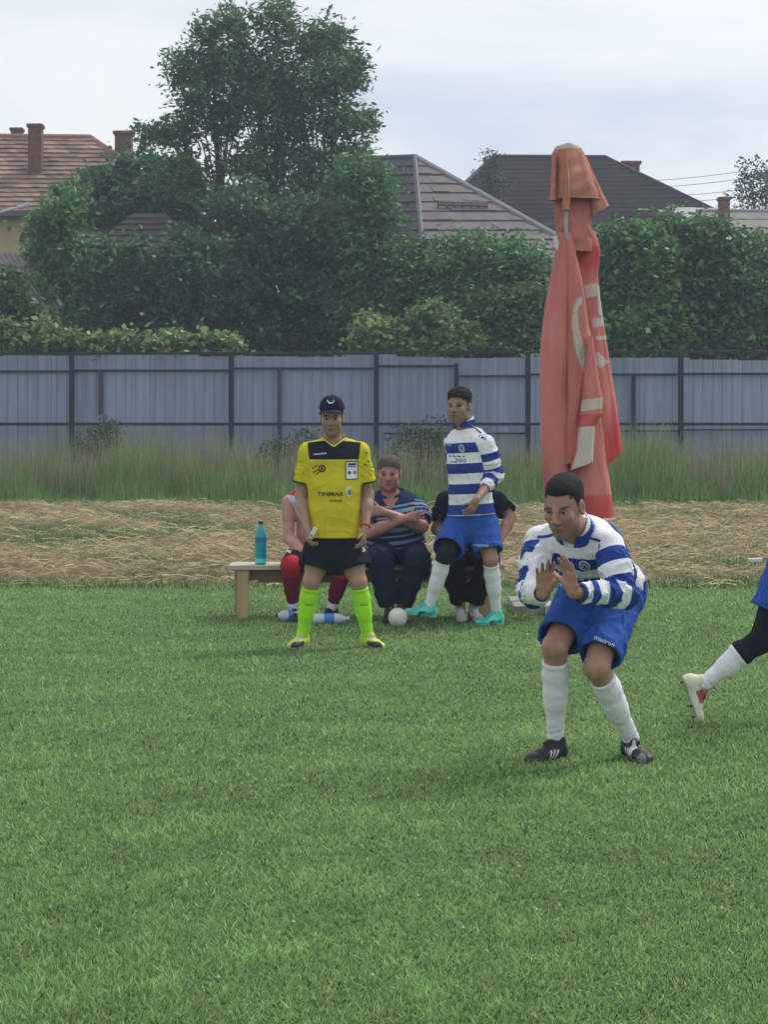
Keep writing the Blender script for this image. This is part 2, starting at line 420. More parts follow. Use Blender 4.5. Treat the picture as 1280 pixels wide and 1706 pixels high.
def add_head(fd, Hc, R, s, wide=1.0, jaw=1.0):
    def T(p): return Hc + (np.asarray(p) * s) @ R
    def E(c, r, k=.012, sub=False):
        c = T(c); r = np.asarray(r) * s; m = max(r)
        (fd.cut if sub else fd.add)(lambda P: dell(P, c, r, R), c - m, c + m, k * s)
    def Cp(a, b, ra, rb, k=.01): fd.cap(T(a), T(b), ra * s, rb * s, k * s)
    E((0, -.015, .036), (.077 * wide, .096, .086), .0)
    E((0, .022, -.03), (.063 * wide, .070, .086), .03)
    E((0, .026, -.076), (.050 * wide * jaw, .054, .040), .025)
    E((0, .070, -.098), (.022 * jaw, .020, .018), .02)
    for x in (-1, 1):
        E((x * .050 * wide * jaw, .012, -.070), (.016, .026, .026), .02)      # jaw corner
        E((x * .042 * wide, .062, -.026), (.022, .022, .022), .018)           # cheekbone
        E((x * .031, .099, .000), (.0185, .026, .0125), .009, True)           # eye socket
        E((x * .030, .083, .014), (.026, .012, .008), .010)                   # brow ridge
        E((x * .013, .101, -.036), (.0095, .011, .0085), .006)                # nostril wing
        E((x * .079 * wide, -.006, -.006), (.010, .020, .032), .006)          # ear
        E((x * .088 * wide, .000, -.004), (.006, .011, .020), .003, True)
        E((x * .031, .0835, .0075), (.0165, .007, .004), .004)                # upper lid
    Cp((0, .089, .012), (0, .112, -.030), .0085, .0125, .010)
    E((0, .112, -.033), (.011, .012, .009), .006)
    E((0, .090, -.0625), (.024, .011, .0055), .006); E((0, .088, -.0735), (.020, .011, .0065), .006)
    E((0, .103, -.0685), (.022, .008, .0016), .003, True)

def skin_colors(V, base, Hc, R, s, stubble=0.5, brow=(0.02, 0.015, 0.012), blush=0.0, legtint=None, mouth_dark=1.0):
    base = np.asarray(base, float); c = np.tile(base, (len(V), 1))
    if legtint is not None:
        zz = V[:, 2]; c = c * 1.0
    q = ((V - Hc) @ R.T) / s; x, y, z = q.T
    head = (np.abs(x) < .1) & (np.abs(y) < .13) & (z > -.13) & (z < .14)
    def mixin(wt, col):
        wt = (np.clip(wt, 0, 1) * head)[:, None]; c[:] = c * (1 - wt) + np.asarray(col) * wt
    g = lambda cx, cy, cz, rx, ry, rz: np.clip(1.6 - 1.6 * np.sqrt(((np.abs(x) - cx) / rx) ** 2 + ((y - cy) / ry) ** 2 + ((z - cz) / rz) ** 2), 0, 1)
    st = np.clip((-.045 - z) / .02, 0, 1) * np.clip((y + .005) / .02, 0, 1) * np.clip((.118 + z) / .02, 0, 1)
    mus = g(0, .095, -.050, .032, .03, .011)
    mixin(stubble * np.maximum(st, mus), base * 0.42)
    if blush > 0: mixin(blush * g(.042, .07, -.028, .03, .04, .026), base * np.array([1.25, .8, .8])); mixin(blush * g(0, .11, -.03, .02, .03, .03), base * np.array([1.2, .8, .8]))
    mixin(0.75 * g(0, .095, -.068, .026, .03, .013), base * np.array([.85, .52, .52]))
    mixin(0.9 * mouth_dark * g(0, .095, -.0685, .024, .03, .0035), base * .16)  # shade of the mouth crease painted into the skin colour
    mixin(0.95 * np.clip(2.2 - 2.2 * np.sqrt(((np.abs(x) - .032) / .025) ** 2 + ((z - .0185 - .10 * (np.abs(x) - .032) * 0) / .0068) ** 2), 0, 1) * (y > .06), brow)
    mixin(0.55 * g(.031, .085, -.002, .022, .03, .014), base * .45)  # eye-socket shade painted into the skin colour
    mixin(0.8 * g(.006, .108, -.042, .006, .02, .004), base * .2)
    return c

def make_hair(parent, Hc, R, s, wide, col, top=.013, side=.004, hairline=.066, fringe=0.0, back=-.055, h=.0036, seed=1, nz=.0025, temple=.012):
    lo = Hc - .16 * s; hi = Hc + .16 * s
    fd = Field(lo, hi, h)
    Tc = lambda p: Hc + (np.asarray(p) * s) @ R
    def f(P):
        q = ((P - Hc) @ R.T) / s; x, y, z = q.T
        d = dell(q, (0, -.015, .036), (.077 * wide, .096, .086))
        ff = dell(q, (0, .022, -.03), (.063 * wide, .070, .086)); d = smin(d, ff, .03)
        tt = np.clip((z - .035) / .06, 0, 1); th = side + (top - side) * tt * tt * (3 - 2 * tt)
        th = th + fringe * np.clip((y - .02) / .05, 0, 1) * tt
        d = d - th - nz * waves(q * [1, .6, 1], 190, seed) * (0.4 + tt)
        # hairline: front limit by height, sides behind the temple, ear cut-out, nape
        front = hairline - .10 * np.clip(.055 - y, 0, .02) * 0
        lim = np.where(y > .045, hairline - 0.02 * (np.abs(x) > .05), np.where(y > temple, hairline - (.045 - y) / (.045 - temple) * (hairline + .012), np.where(y > -.03, .022 + .0 * y, back + (y + .09) * 1.1)))
        lim = np.where(y < -.09, back, lim)
        return np.maximum(d, (lim - z) * .7)
    fd.add(f, lo, hi, 0)
    V, Q = fd.mesh()
    cc = np.asarray(col, float) * (1 + .25 * waves(V, 120, seed + 3))[:, None]
    return mesh_np('hair', V, Q, M_hair, Hc, parent, col=np.clip(cc, 0.002, 1), smooth=True)

def make_eye(parent, Hc, R, s, x, look):
    c = Hc + (np.array([x * .031, .0690, -.001]) * s) @ R; r = .0118 * s
    V = []; Q = []; n, m = 14, 10
    f = nrm(look); ref = np.array([0, 0, 1.]); u = nrm(np.cross(ref, f)); v = np.cross(f, u)
    for i in range(m + 1):
        a = math.pi * i / m
        for k in range(n):
            t = 2 * math.pi * k / n; V.append(c + r * (f * math.cos(a) + (u * math.cos(t) + v * math.sin(t)) * math.sin(a)))
    for i in range(m):
        for k in range(n): Q.append((i * n + k, i * n + n + k, i * n + n + (k + 1) % n, i * n + (k + 1) % n))
    V = np.array(V); ca = ((V - c) @ f) / r
    col = np.where(ca[:, None] > .93, [.006, .005, .005], np.where(ca[:, None] > .80, [.05, .028, .015], [.55, .5, .48]))
    return mesh_np('eye', V, Q, M_eye, c, parent, col=col, smooth=True)

class Person:
    """joints j (world metres): pelvis neck head SL SR EL ER WL WR HL HR KL KR AL AR ; L/R are the person's own"""
    def __init__(s, j, label, group=None, build=1.0, belly=0.0, skin=(.36, .2, .14), head_f=(0, -1, 0), head_u=(0, 0, 1), hs=1.0, hwide=1.0, jaw=1.0,
                 hands=None, h=.0071, stubble=.5, blush=0, limb=1.0, origin=None):
        s.j = {k: np.asarray(v, float) for k, v in j.items()}; j = s.j; s.b = build; s.belly = belly; s.limb = limb
        s.sideC = nrm(j['SL'] - j['SR']); s.sideP = nrm(j['HL'] - j['HR'])
        s.up = nrm(j['neck'] - j['pelvis'])
        s.front = nrm(np.cross(s.sideC, s.up))
        s.R = frame_from(head_f, head_u); s.hs = hs; s.hwide = hwide
        s.h = h
        allp = np.array(list(j.values())); s.lo = allp.min(0) - .3; s.hi = allp.max(0) + .3
        pv, nk = j['pelvis'], j['neck']
        tl = np.linalg.norm(nk - pv); s.tl = tl
        # torso stations: (t along spine, half width, half depth, forward shift)
        s.st = [(-.05, .150, .105, 0), (.0, .165, .115, 0), (.30, .145 + belly * .3, .105 + belly, belly * .5), (.55, .155 + belly * .2, .112 + belly * .6, belly * .35), (.78, .168, .112, 0), (.93, .125, .075, -.005)]
        s.sidev = lambda t: nrm(lerp(s.sideP, s.sideC, np.clip(t, 0, 1)))
        s.sp = lambda t, fo=0: pv + (nk - pv) * t + s.front * fo
        fd = Field(s.lo, s.hi, h)
        s.torso(fd, 0.0)
        fd.cap(nk - s.up * .06, j['head'] + (np.array([0, -.02, -.055]) * hs) @ s.R, .058 * hs, .054 * hs, .03)
        for q in 'LR':
            S_, E_, W_ = j['S' + q], j['E' + q], j['W' + q]
            fd.cap(lerp(nk, S_, .25) - s.up * .055, S_ - s.up * .02, .05, .046, .04)
            s.arm(fd, q, 0)
            s.leg(fd, q, 0)
            A_ = j['A' + q]; fd.cap(A_, A_ + [0, 0, -.03], .033, .03, .01)
        hands = hands or {}
        for q in 'LR':
            hp = hands.get(q)
            if hp: add_hand(fd, j['W' + q], **hp)
        add_head(fd, j['head'], s.R, hs, hwide, jaw)
        V, Q = fd.mesh()
        s.origin = np.array([j['pelvis'][0], j['pelvis'][1], 0.0]) if origin is None else np.asarray(origin, float)
        col = skin_colors(V, skin, j['head'], s.R, hs, stubble, blush=blush)
        leg = V[:, 2] < j['pelvis'][2] - .05
        col[leg & (np.linalg.norm(V - j['head'], axis=1) > .3)] *= np.array([1.12, 1.12, 1.1])
        s.o = mesh_np('person', V, Q, M_skin, s.origin, None, col=col, smooth=True)
        tag(s.o, label, 'person', group)
        s.o.data.materials[0] = M_skin
    # --- shape helpers shared by body and clothing (pad = cloth thickness)
    def torso(s, fd, pad, t0=None, kk=.03, loose=0.0):
        st = s.st if t0 is None else [x for x in s.st if x[0] >= t0 - 1e-6]
        for a, b in zip(st[:-1], st[1:]):
            la = pad + loose * max(0, 1 - a[0]); lb = pad + loose * max(0, 1 - b[0])
            fd.ecap(s.sp(a[0], a[3]), s.sp(b[0], b[3]), (a[1] * s.b + la, a[2] * s.b + la), (b[1] * s.b + lb, b[2] * s.b + lb), s.sidev(a[0]), s.sidev(b[0]), k=kk, rz=.045 if b is st[-1] else None)
    def arm(s, fd, q, pad, upto=2.0, k=.025):
        S_, E_, W_ = s.j['S' + q], s.j['E' + q], s.j['W' + q]; m = s.limb
        fd.cap(S_ - s.up * .012, S_ * .6 + E_ * .4, .046 * m + pad, .047 * m + pad, .03)
        fd.cap(S_ - s.up * .012, E_, .046 * m + pad, .040 * m + pad, k)
        if upto > 1: fd.cap(E_, lerp(E_, W_, .35), .041 * m + pad, .042 * m + pad, k); fd.cap(lerp(E_, W_, .3), W_, .041 * m + pad, .0265 * m + pad, k)
    def leg(s, fd, q, pad):
        H_, K_, A_ = s.j['H' + q], s.j['K' + q], s.j['A' + q]; m = s.limb
        fd.cap(H_, lerp(H_, K_, .5), .092 * m + pad, .078 * m + pad, .04); fd.cap(lerp(H_, K_, .4), K_, .080 * m + pad, .056 * m + pad, .03)
        s.shin(fd, q, pad, True)
    def kneefwd(s, q):
        H_, K_, A_ = s.j['H' + q], s.j['K' + q], s.j['A' + q]; ax = nrm(A_ - K_)
        v = K_ - lerp(H_, A_, .5); v = v - ax * np.dot(v, ax)
        if np.linalg.norm(v) < .05: v = v * .3 + s.front * .05; v = v - ax * np.dot(v, ax)
        return nrm(v)
    def shin(s, fd, q, pad, body=False):
        K_, A_ = s.j['K' + q], s.j['A' + q]; f = s.kneefwd(q); m = s.limb
        fd.cap(K_, K_ + f * .008, .052 * m + pad, .046 * m + pad, .02)
        fd.cap(K_, lerp(K_, A_, .6), .051 * m + pad, .044 * m + pad, .03); fd.cap(lerp(K_, A_, .5), A_, .045 * m + pad, .034 * m + pad, .03)
        a, b = lerp(K_, A_, .15) - f * .014, lerp(K_, A_, .55) - f * .014
        fd.cap(a, lerp(a, b, .4), .040 * m + pad, .050 * m + pad, .03); fd.cap(lerp(a, b, .4), b, .050 * m + pad, .034 * m + pad, .03)
    def eyes(s, look): 
        for x in (-1, 1): make_eye(s.o, s.j['head'], s.R, s.hs, x, look)
    def hair(s, col, **k): return make_hair(s.o, s.j['head'], s.R, s.hs, s.hwide, col, **k)
    # --- garments
    def jersey(s, name, material, maskfn, pad=.018, loose=.012, hem=.02, sleeve=2.0, wr=.005, h=.0072, seed=0, neck=.070, vneck=None, sleeveless=False, label=None, cuffpad=.010, wsc=26):
        j = s.j; fd = Field(s.lo, s.hi, h); pv, nk = j['pelvis'], j['neck']; m = s.limb
        s.torso(fd, pad, loose=loose)
        for q in 'LR':
            S_, E_, W_ = j['S' + q], j['E' + q], j['W' + q]
            fd.cap(lerp(nk, S_, .28) - s.up * .058, S_ - s.up * .020, .050 + pad, .047 + pad, .05)
        def wf(P):
            t = (P - pv) @ s.up
            return folds(P, wr * 1.5, seed, wsc / 26) * np.clip(1.15 - t / s.tl * .75, .25, 1)
        fd.displace(wf)
        ph = s.sp(hem)
        fd.cut(lambda P: (P - ph) @ s.up, ph - .4, ph + .4)
        sleeves = []
        for q in 'LR':
            S_, E_, W_ = j['S' + q], j['E' + q], j['W' + q]
            if sleeveless:
                outw = nrm(S_ - nk); p0 = S_ - outw * .012
                fd.cut(lambda P: np.maximum(-((P - p0) @ outw), dcap(P, S_, E_, .16, .16)), S_ - .3, S_ + .3); continue
            lo = np.minimum.reduce([S_, E_, W_]) - .12; hi = np.maximum.reduce([S_, E_, W_]) + .12
            # same lattice as the torso so the two merge exactly
            i0 = np.floor((lo - s.lo) / h).astype(int); fs = Field(s.lo + i0 * h, hi, h)
            if sleeve > 1:
                e = lerp(E_, W_, sleeve - 1); ax = nrm(W_ - E_); ro = .034 * m + cuffpad; rin = ro - .008
                fs.cap(S_ - s.up * .014, lerp(S_, E_, .5), .045 * m + pad, .052 * m + pad, .0); fs.cap(lerp(S_, E_, .4), E_, .054 * m + pad, .052 * m + pad, .04); fs.cap(E_, e, .051 * m + pad * .95, ro, .02)
            else:
                e = lerp(S_, E_, sleeve); ax = nrm(E_ - S_); ro = .052 * m + pad * 1.45
                fs.cap(S_ - s.up * .014, e, .044 * m + pad * .9, ro, .0); rin = ro - (ro - .044 * m - pad * .9) * .05 / np.linalg.norm(e - S_) - .011
            fs.displace(lambda P: folds(P, wr * 1.9, seed + 40, 1.25, (1, 1, 1)) * np.clip(((e - P) @ ax) / .05, .12, 1) * np.clip(((P - S_) @ nrm(E_ - S_) + .0) / .10, .15, 1))
            if sleeve > 1:   # gathers inside the elbow
                fs.displace(lambda P: -.006 * np.clip(np.sin(((P - E_) @ nrm(W_ - S_)) * 150 + waves(P, 18, seed)), 0, 1) * np.clip(1 - np.linalg.norm(P - E_, axis=1) / .11, 0, 1))
            fs.cut(lambda P: np.maximum(-((P - e) @ ax), dcap(P, e, e + ax * .2, .13, .13)), e - .35, e + .35)
            fs.cutcap(e - ax * .05, e + ax * .05, rin, ro - .006)
            sl = tuple(slice(max(i0[k], 0), min(i0[k] + fs.n[k], fd.n[k])) for k in range(3))
            ss = tuple(slice(sl[k].start - i0[k], sl[k].stop - i0[k]) for k in range(3))
            fd.D[sl] = smin(fd.D[sl], fs.D[ss], .032)
        nc = nrm(nk - pv)
        fd.cutcap(nk - s.front * .004 - nc * .01, nk + nc * .12 + s.front * .03, neck, neck + .012)
        if vneck:
            def vcut(P):
                q = P - nk; return np.maximum(np.abs(q @ s.sideC) - .80 * (vneck + q @ nc), -(q @ s.front))
            fd.cut(vcut, nk - .3, nk + .3)
        V, Q = fd.mesh()
        # which tube each point belongs to and how far along it is
        tt = (s.sp(1) - V) @ s.up                       # metres below the neck
        dt = np.full(len(V), 9.0)
        for a, b in zip(s.st[:-1], s.st[1:]):
            dt = np.minimum(dt, decap(V.astype(np.float32), s.sp(a[0], a[3]), s.sp(b[0], b[3]), (a[1] * s.b + pad, a[2] * s.b + pad), (b[1] * s.b + pad, b[2] * s.b + pad), s.sidev(a[0]), s.sidev(b[0])))
        arm = np.full(len(V), -1.0); da = np.full(len(V), 9.0); aside = np.zeros(len(V), int)
        for qi, q in enumerate('LR'):
            S_, E_, W_ = j['S' + q], j['E' + q], j['W' + q]; l1 = np.linalg.norm(E_ - S_); l2 = np.linalg.norm(W_ - E_)
            d1 = dcap(V, S_, E_, .058 + pad, .050 + pad); d2 = dcap(V, E_, W_, .050 + pad, .034 + cuffpad)
            p1 = np.clip((V - S_) @ nrm(E_ - S_), -.05, l1); p2 = l1 + np.clip((V - E_) @ nrm(W_ - E_), 0, l2)
            d = np.minimum(d1, d2); p = np.where(d1 < d2, p1, p2)
            mk = d < da; da = np.where(mk, d, da); arm = np.where(mk, p, arm); aside = np.where(mk, qi, aside)
        out = np.abs((V - s.sp(.8)) @ s.sideC)
        isarm = (da < dt - .002) & (out > .14) if not sleeveless else np.zeros(len(V), bool)
        info = dict(V=V, t=tt, arm=arm, isarm=isarm, out=out, fr=(V - s.sp(.7)) @ s.front, side=(V - s.sp(.7)) @ s.sideC)
        o = mesh_np(name, V, Q, material, s.sp(.5), s.o, mask=maskfn(info), smooth=True)
        if label: o['label'] = label
        s.jo = o; s.jb = BVHTree.FromPolygons([Vector(v) for v in V], [tuple(q) for q in Q])
        return o
    def collar(s, material, maskfn=None, r=.062, hgt=.068, open_=.55, h=.0045, name='collar', leaf=.040):
        j = s.j; nk = j['neck']; u = s.up; fr = s.front; sd = s.sideC; fd = Field(nk - .19, nk + .19, h)
        un = nrm(j['head'] - s.R[1] * .02 - nk); un = nrm(un + u)                      # neck axis
        top_ = nk + un * hgt - fr * .006; bot = nk + un * .004 + fr * .008
        fd.ecap(bot, top_, (r + leaf, r + leaf * .75), (r + .006, r + .004), sd, k=0)
        fd.cut(lambda P: decap(P, bot - un * .03, top_ + un * .03, (r + leaf + .014, r + leaf * .75 + .010), (r - .016, r - .016), sd), nk - .3, nk + .3)
        fd.cut(lambda P: (P - bot) @ un + .30 * np.abs((P - nk) @ sd) - .012, nk - .3, nk + .3)
        fd.cut(lambda P: -((P - top_) @ un + .35 * np.maximum((P - nk) @ fr, 0)), nk - .3, nk + .3)
        def wedge(P):
            q = P - nk; return np.maximum(np.abs(q @ sd) - open_ * np.clip(q @ un + .02, .0, 1) - .004, -(q @ fr))
        fd.cut(wedge, nk - .3, nk + .3)
        V, Q = fd.mesh(); q = V - nk
        mk = maskfn((top_ - V) @ un, q @ fr, q @ sd) if maskfn else np.full(len(V), -1.)
        return mesh_np(name, V, Q, material, nk, s.o, mask=mk, smooth=True)
    def shorts(s, material, frac=.78, flare=.03, pad=.022, h=.0075, wr=.006, seed=3, top=.06, label=None, name='shorts', tight=0):
        j = s.j; fd = Field(s.lo, s.hi, h); m = s.limb
        fd.ecap(s.sp(.04), s.sp(top + .12), (.145 * s.b + pad, .112 * s.b + pad), (.158 * s.b + pad * .8, .112 * s.b + pad * .8), s.sideP, k=0)
        pt = s.sp(top + .03); fd.cut(lambda P: -((P - pt) @ s.up), pt - .35, pt + .35)
        fd.cap(j['HL'] - s.up * .03, j['HR'] - s.up * .03, .100 + pad, .100 + pad, .04)
        for q in 'LR':
            H_, K_ = j['H' + q], j['K' + q]; e = lerp(H_, K_, frac); ax = nrm(K_ - H_); ro = .074 * m + pad + flare
            lo = np.minimum(H_, K_) - .25; hi = np.maximum(H_, K_) + .25
            i0 = np.floor((lo - s.lo) / h).astype(int); fs = Field(s.lo + i0 * h, hi, h)
            fs.cap(H_, e, .100 * m + pad, ro, .0)
            fs.displace(lambda P: folds(P, wr * 1.5, seed, .9, (1, 1, .35)))
            fs.cut(lambda P: -((P - e) @ ax), lo, hi)
            fs.cutcap(e - ax * .09, e + ax * .06, ro - .016, ro - .008)
            sl = tuple(slice(max(i0[k], 0), min(i0[k] + fs.n[k], fd.n[k])) for k in range(3))
            ss = tuple(slice(sl[k].start - i0[k], sl[k].stop - i0[k]) for k in range(3))
            fd.D[sl] = smin(fd.D[sl], fs.D[ss], .035)
        V, Q = fd.mesh()
        o = mesh_np(name, V, Q, material, j['pelvis'], s.o, smooth=True)
        if label: o['label'] = label
        s.so = o; s.sb = BVHTree.FromPolygons([Vector(v) for v in V], [tuple(q) for q in Q])
        return o
    def trousers(s, material, pad=.022, h=.009, wr=.007, seed=5, ends=.93, name='trousers'):
        j = s.j; fd = Field(s.lo, s.hi, h); m = s.limb
        fd.ecap(s.sp(.0), s.sp(.16), (.155 * s.b + pad, .115 * s.b + pad), (.158 * s.b + pad, .112 * s.b + pad), s.sideP, k=0)
        pt = s.sp(.13); fd.cut(lambda P: -((P - pt) @ s.up), pt - .35, pt + .35)
        for q in 'LR':
            H_, K_, A_ = j['H' + q], j['K' + q], j['A' + q]; e = lerp(K_, A_, ends); ax = nrm(A_ - K_)
            fd.cap(H_, K_, .098 * m + pad, .066 * m + pad, .05); fd.cap(K_, e, .066 * m + pad, .050 * m + pad, .03)
        fd.displace(lambda P: folds(P, wr * 1.6, seed, .9, (1, 1, .8)))
        for q in 'LR':
            K_, A_ = j['K' + q], j['A' + q]; e = lerp(K_, A_, ends); ax = nrm(A_ - K_)
            fd.cut(lambda P: np.maximum(-((P - e) @ ax), dcap(P, e, e + ax * .2, .12, .1)), e - .4, e + .4)
        V, Q = fd.mesh(); return mesh_np(name, V, Q, material, j['pelvis'], s.o, smooth=True)
    def sock(s, q, material, pad=.005, t0=.14, t1=1.03, h=.005, name='sock', wr=.0012, roll=True, label=None, seed=0):
        j = s.j; K_, A_ = j['K' + q], j['A' + q]; lo = np.minimum(K_, A_) - .12; hi = np.maximum(K_, A_) + .12
        fd = Field(lo, hi, h); s.shin(fd, q, pad); ax = nrm(A_ - K_)
        a, b = lerp(K_, A_, t0), lerp(K_, A_, t1)
        if roll:
            f = s.kneefwd(q)
            fd.displace(lambda P: -.003 * ((((P - a) @ ax) < .022) & (((P - a) @ ax) > -.01)))
        fd.displace(lambda P: -wr * (waves(P, 60, seed + 11) + 1.5 * np.sin(((P - b) @ ax) * 170 + waves(P, 20, 2) * 2) * np.clip(((P - b) @ ax + .09) / .05, 0, 1)))
        fd.cut(lambda P: ((P - a) @ ax), lo, hi); fd.cut(lambda P: -((P - b) @ ax), lo, hi)
        V, Q = fd.mesh(); o = mesh_np(name, V, Q, material, lerp(K_, A_, .5), s.o, smooth=True)
        if label: o['label'] = label
        return o, BVHTree.FromPolygons([Vector(v) for v in V], [tuple(x) for x in Q])
    def sleeve(s, q, material, t0=.3, t1=.15, pad=.006, h=.006, name='compression_sleeve', label=None):
        """tight black sleeve from t0 of the thigh to t1 of the shin"""
        H_, K_, A_ = s.j['H' + q], s.j['K' + q], s.j['A' + q]; P3 = np.array([H_, K_, A_]); lo = P3.min(0) - .15; hi = P3.max(0) + .15
        fd = Field(lo, hi, h); s.leg(fd, q, pad)
        a = lerp(H_, K_, t0); ax = nrm(K_ - H_); b = lerp(K_, A_, t1); bx = nrm(A_ - K_)
        fd.displace(lambda P: -.002 * waves(P, 45, 4))
        fd.cut(lambda P: np.maximum((P - a) @ ax, -1), lo, hi)
        fd.cut(lambda P: np.maximum(-((P - b) @ bx), dcap(P, b, b + bx * .6, .14, .14)), lo - .4, hi + .4)
        V, Q = fd.mesh(); o = mesh_np(name, V, Q, material, K_, s.o, smooth=True)
        if label: o['label'] = label
        return o

def hoops(white_yoke=.135, pitch=.16, start=None, w=.078, arm0=.075, arm_pitch=.128, arm_w=.062, n=5, arm_iv=None):
    def f(I):
        st = white_yoke
        body = band_mask(I['t'], [(st + pitch * i, st + pitch * i + w) for i in range(n)])
        arm = band_mask(I['arm'], arm_iv or [(arm0 + arm_pitch * i, arm0 + arm_pitch * i + arm_w) for i in range(6)])
        m = np.where(I['isarm'], arm, body)
        # shoulder piping
        yo = np.abs(I['t'] - .045 + .25 * np.maximum(I['fr'], 0)) 
        return m
    return f
# ---------------------------------------------------------------- the seven people
KIT = 'men in blue and white hooped jerseys'; BENCHERS = 'men sitting on the bench'
def boot_black(q):
    x, y, z = q.T; c = np.tile([.012, .013, .018], (len(q), 1))
    c[z < .012] = [.30, .31, .32]
    for i in range(3):
        k = (np.abs(y - .035 - .024 * i - (z - .03) * -.5) < .0055) & (np.abs(x) > .016) & (z > .016) & (z < .056); c[k] = [.60, .61, .64]
    c[(y < -.05) & (z > .06)] = [.5, .5, .52]; c[(z < .03) & (y > .14)] = [.05, .055, .06]
    return c
def boot_black2(q):
    x, y, z = q.T; c = boot_black(q); c[(y > .15) & (x < -.012)] = [.20, .21, .23]; c[(y > .06) & (y < .10) & (x < -.01) & (z > .03)] = [.62, .63, .66]; return c
def boot_turq(q):
    x, y, z = q.T; c = np.tile([.10, .62, .50], (len(q), 1)); wv = np.sin(y * 38 + z * 60)
    c[wv > .45] = [.04, .42, .40]; c[z < .010] = [.45, .62, .50]; c[(y < -.04)] = [.22, .75, .45]; c[(y > .04) & (y < .10) & (np.abs(x) > .02) & (z < .04) & (wv < -.3)] = [.02, .12, .12]
    return c
def boot_neon(q):
    x, y, z = q.T; c = np.tile([.55, .62, .05], (len(q), 1)); c[(x > .010) & (y > .05) & (z < .05)] = [.012, .02, .05]; c[(np.abs(x - .02) < .012) & (np.abs(y - .10 + x) < .02) & (z > .02)] = [.5, .55, .6]
    c[(z < .012)] = [.45, .50, .35]; return c
def boot_pale(q):
    x, y, z = q.T; c = np.tile([.62, .64, .45], (len(q), 1)); wv = np.sin(y * 70 + x * 40)
    c[(np.abs(y - .06) < .035) & (z > .045)] = [.28, .06, .06]; c[(y > .02) & (wv > .55) & (x < .02)] = [.42, .62, .16]; c[(z < .010)] = [.30, .34, .26]; c[(y > .15)] = [.55, .55, .36]; return c
def boot_dark(q):
    c = np.tile([.014, .018, .03], (len(q), 1)); x, y, z = q.T; c[(np.abs(y - .06 - z * .8) < .007) & (np.abs(x) > .02)] = [.3, .32, .36]; c[z < .01] = [.05, .05, .06]; return c
def boot_trainer(q):
    x, y, z = q.T; c = np.tile([.42, .43, .45], (len(q), 1)); wv = np.sin(y * 60 + z * 40); c[wv > .5] = [.10, .11, .13]; c[z < .018] = [.55, .56, .56]; c[(y > .05) & (z > .045)] = [.6, .6, .62]; return c
def boot_navy(q):
    c = np.tile([.012, .015, .028], (len(q), 1)); c[q[:, 2] < .012] = [.03, .03, .035]; return c

def collar_rugby(z, y, x): return z - .020      # blue leaf, white fold at the neck
def kit_extras(P, crest=(.045, .125), maker=(-.075, .105), bars=(.0, .2), barmat=None, lines=True):
    """crest, maker's word mark, chest print and shoulder emblems laid on the hooped jersey"""
    j = P.j; jo, jb = P.jo, P.jb; fr = P.front; up = P.up; sd = P.sideC     # seen from the front the person's left is +sd
    def at(x, t): return j['neck'] - up * t + sd * x + fr * .10
    decal('crest', jo, jb, disc2d(.026, .031, 0, 20), at(*crest), sd, up, M_wprint); decal('crest_ring', jo, jb, disc2d(.018, .022, .72, 18), at(*crest), sd, up, M_bprint, lift=.005)
    decal('crest_ring', jo, jb, rect2d(.010, .020, 2, 2), at(*crest), sd, up, M_bprint, lift=.005)
    decal('maker_word', jo, jb, TX['maker'], at(*maker), sd, up, M_wprint, .019)
    bm = barmat or M_wprint
    bx, bt = bars
    # sponsor's two lines: too blurred in the photo to read, kept as strokes and rounded strokes
    for i, (x, wd) in enumerate(((-.072, .030), (-.034, .022), (0.0, .024), (.036, .030), (.072, .018))):
        decal('print_stroke', jo, jb, rect2d(wd, .008, 4, 2), at(bx + x, bt), sd, up, bm)
    decal('print_stroke', jo, jb, rect2d(.085, .006, 8, 2), at(bx - .03, bt + .045), sd, up, bm)
    for x in (.010, .045, .078): decal('print_ring', jo, jb, disc2d(.014, .014, .6, 14), at(bx + x, bt + .030), sd, up, bm)
    for q, sg in (('L', 1), ('R', -1)):
        S_, E_ = j['S' + q], j['E' + q]; ax = nrm(E_ - S_); o = S_ + ax * .0; n = nrm(fr * .8 + sd * sg * .25 + up * .5); u = nrm(np.cross(up, n)); v = np.cross(n, u)
        c = o + n * .08
        decal('emblem', jo, jb, disc2d(.012, .012, 0, 14), c, u, v, M_bprint)
        decal('emblem', jo, jb, poly2d([(.012, -.012), (.028, .018), (.026, -.026)]), c, u, v, M_bprint)
        decal('emblem', jo, jb, poly2d([(-.045, -.022), (-.030, .012), (.0, .030), (.034, .036), (.0, .040), (-.034, .022)]), c, u, v, M_bprint)
        # blue piping from the collar over the shoulder
        a = j['neck'] + sd * sg * .068 + fr * .035; b = S_ + up * .03 - sd * sg * .02 + fr * .02
        pts = []
        for k in range(9):
            p = lerp(a, b, k / 8) + up * .2
            h = jb.ray_cast(Vector(p), Vector(-up), .5)
            if h[0] is not None: pts.append(np.array(h[0]) + up * .002)
        if len(pts) > 3:
            mb = MB(); mb.tube(pts, .0065, 6); mb.build('piping', M_bprint, jo)

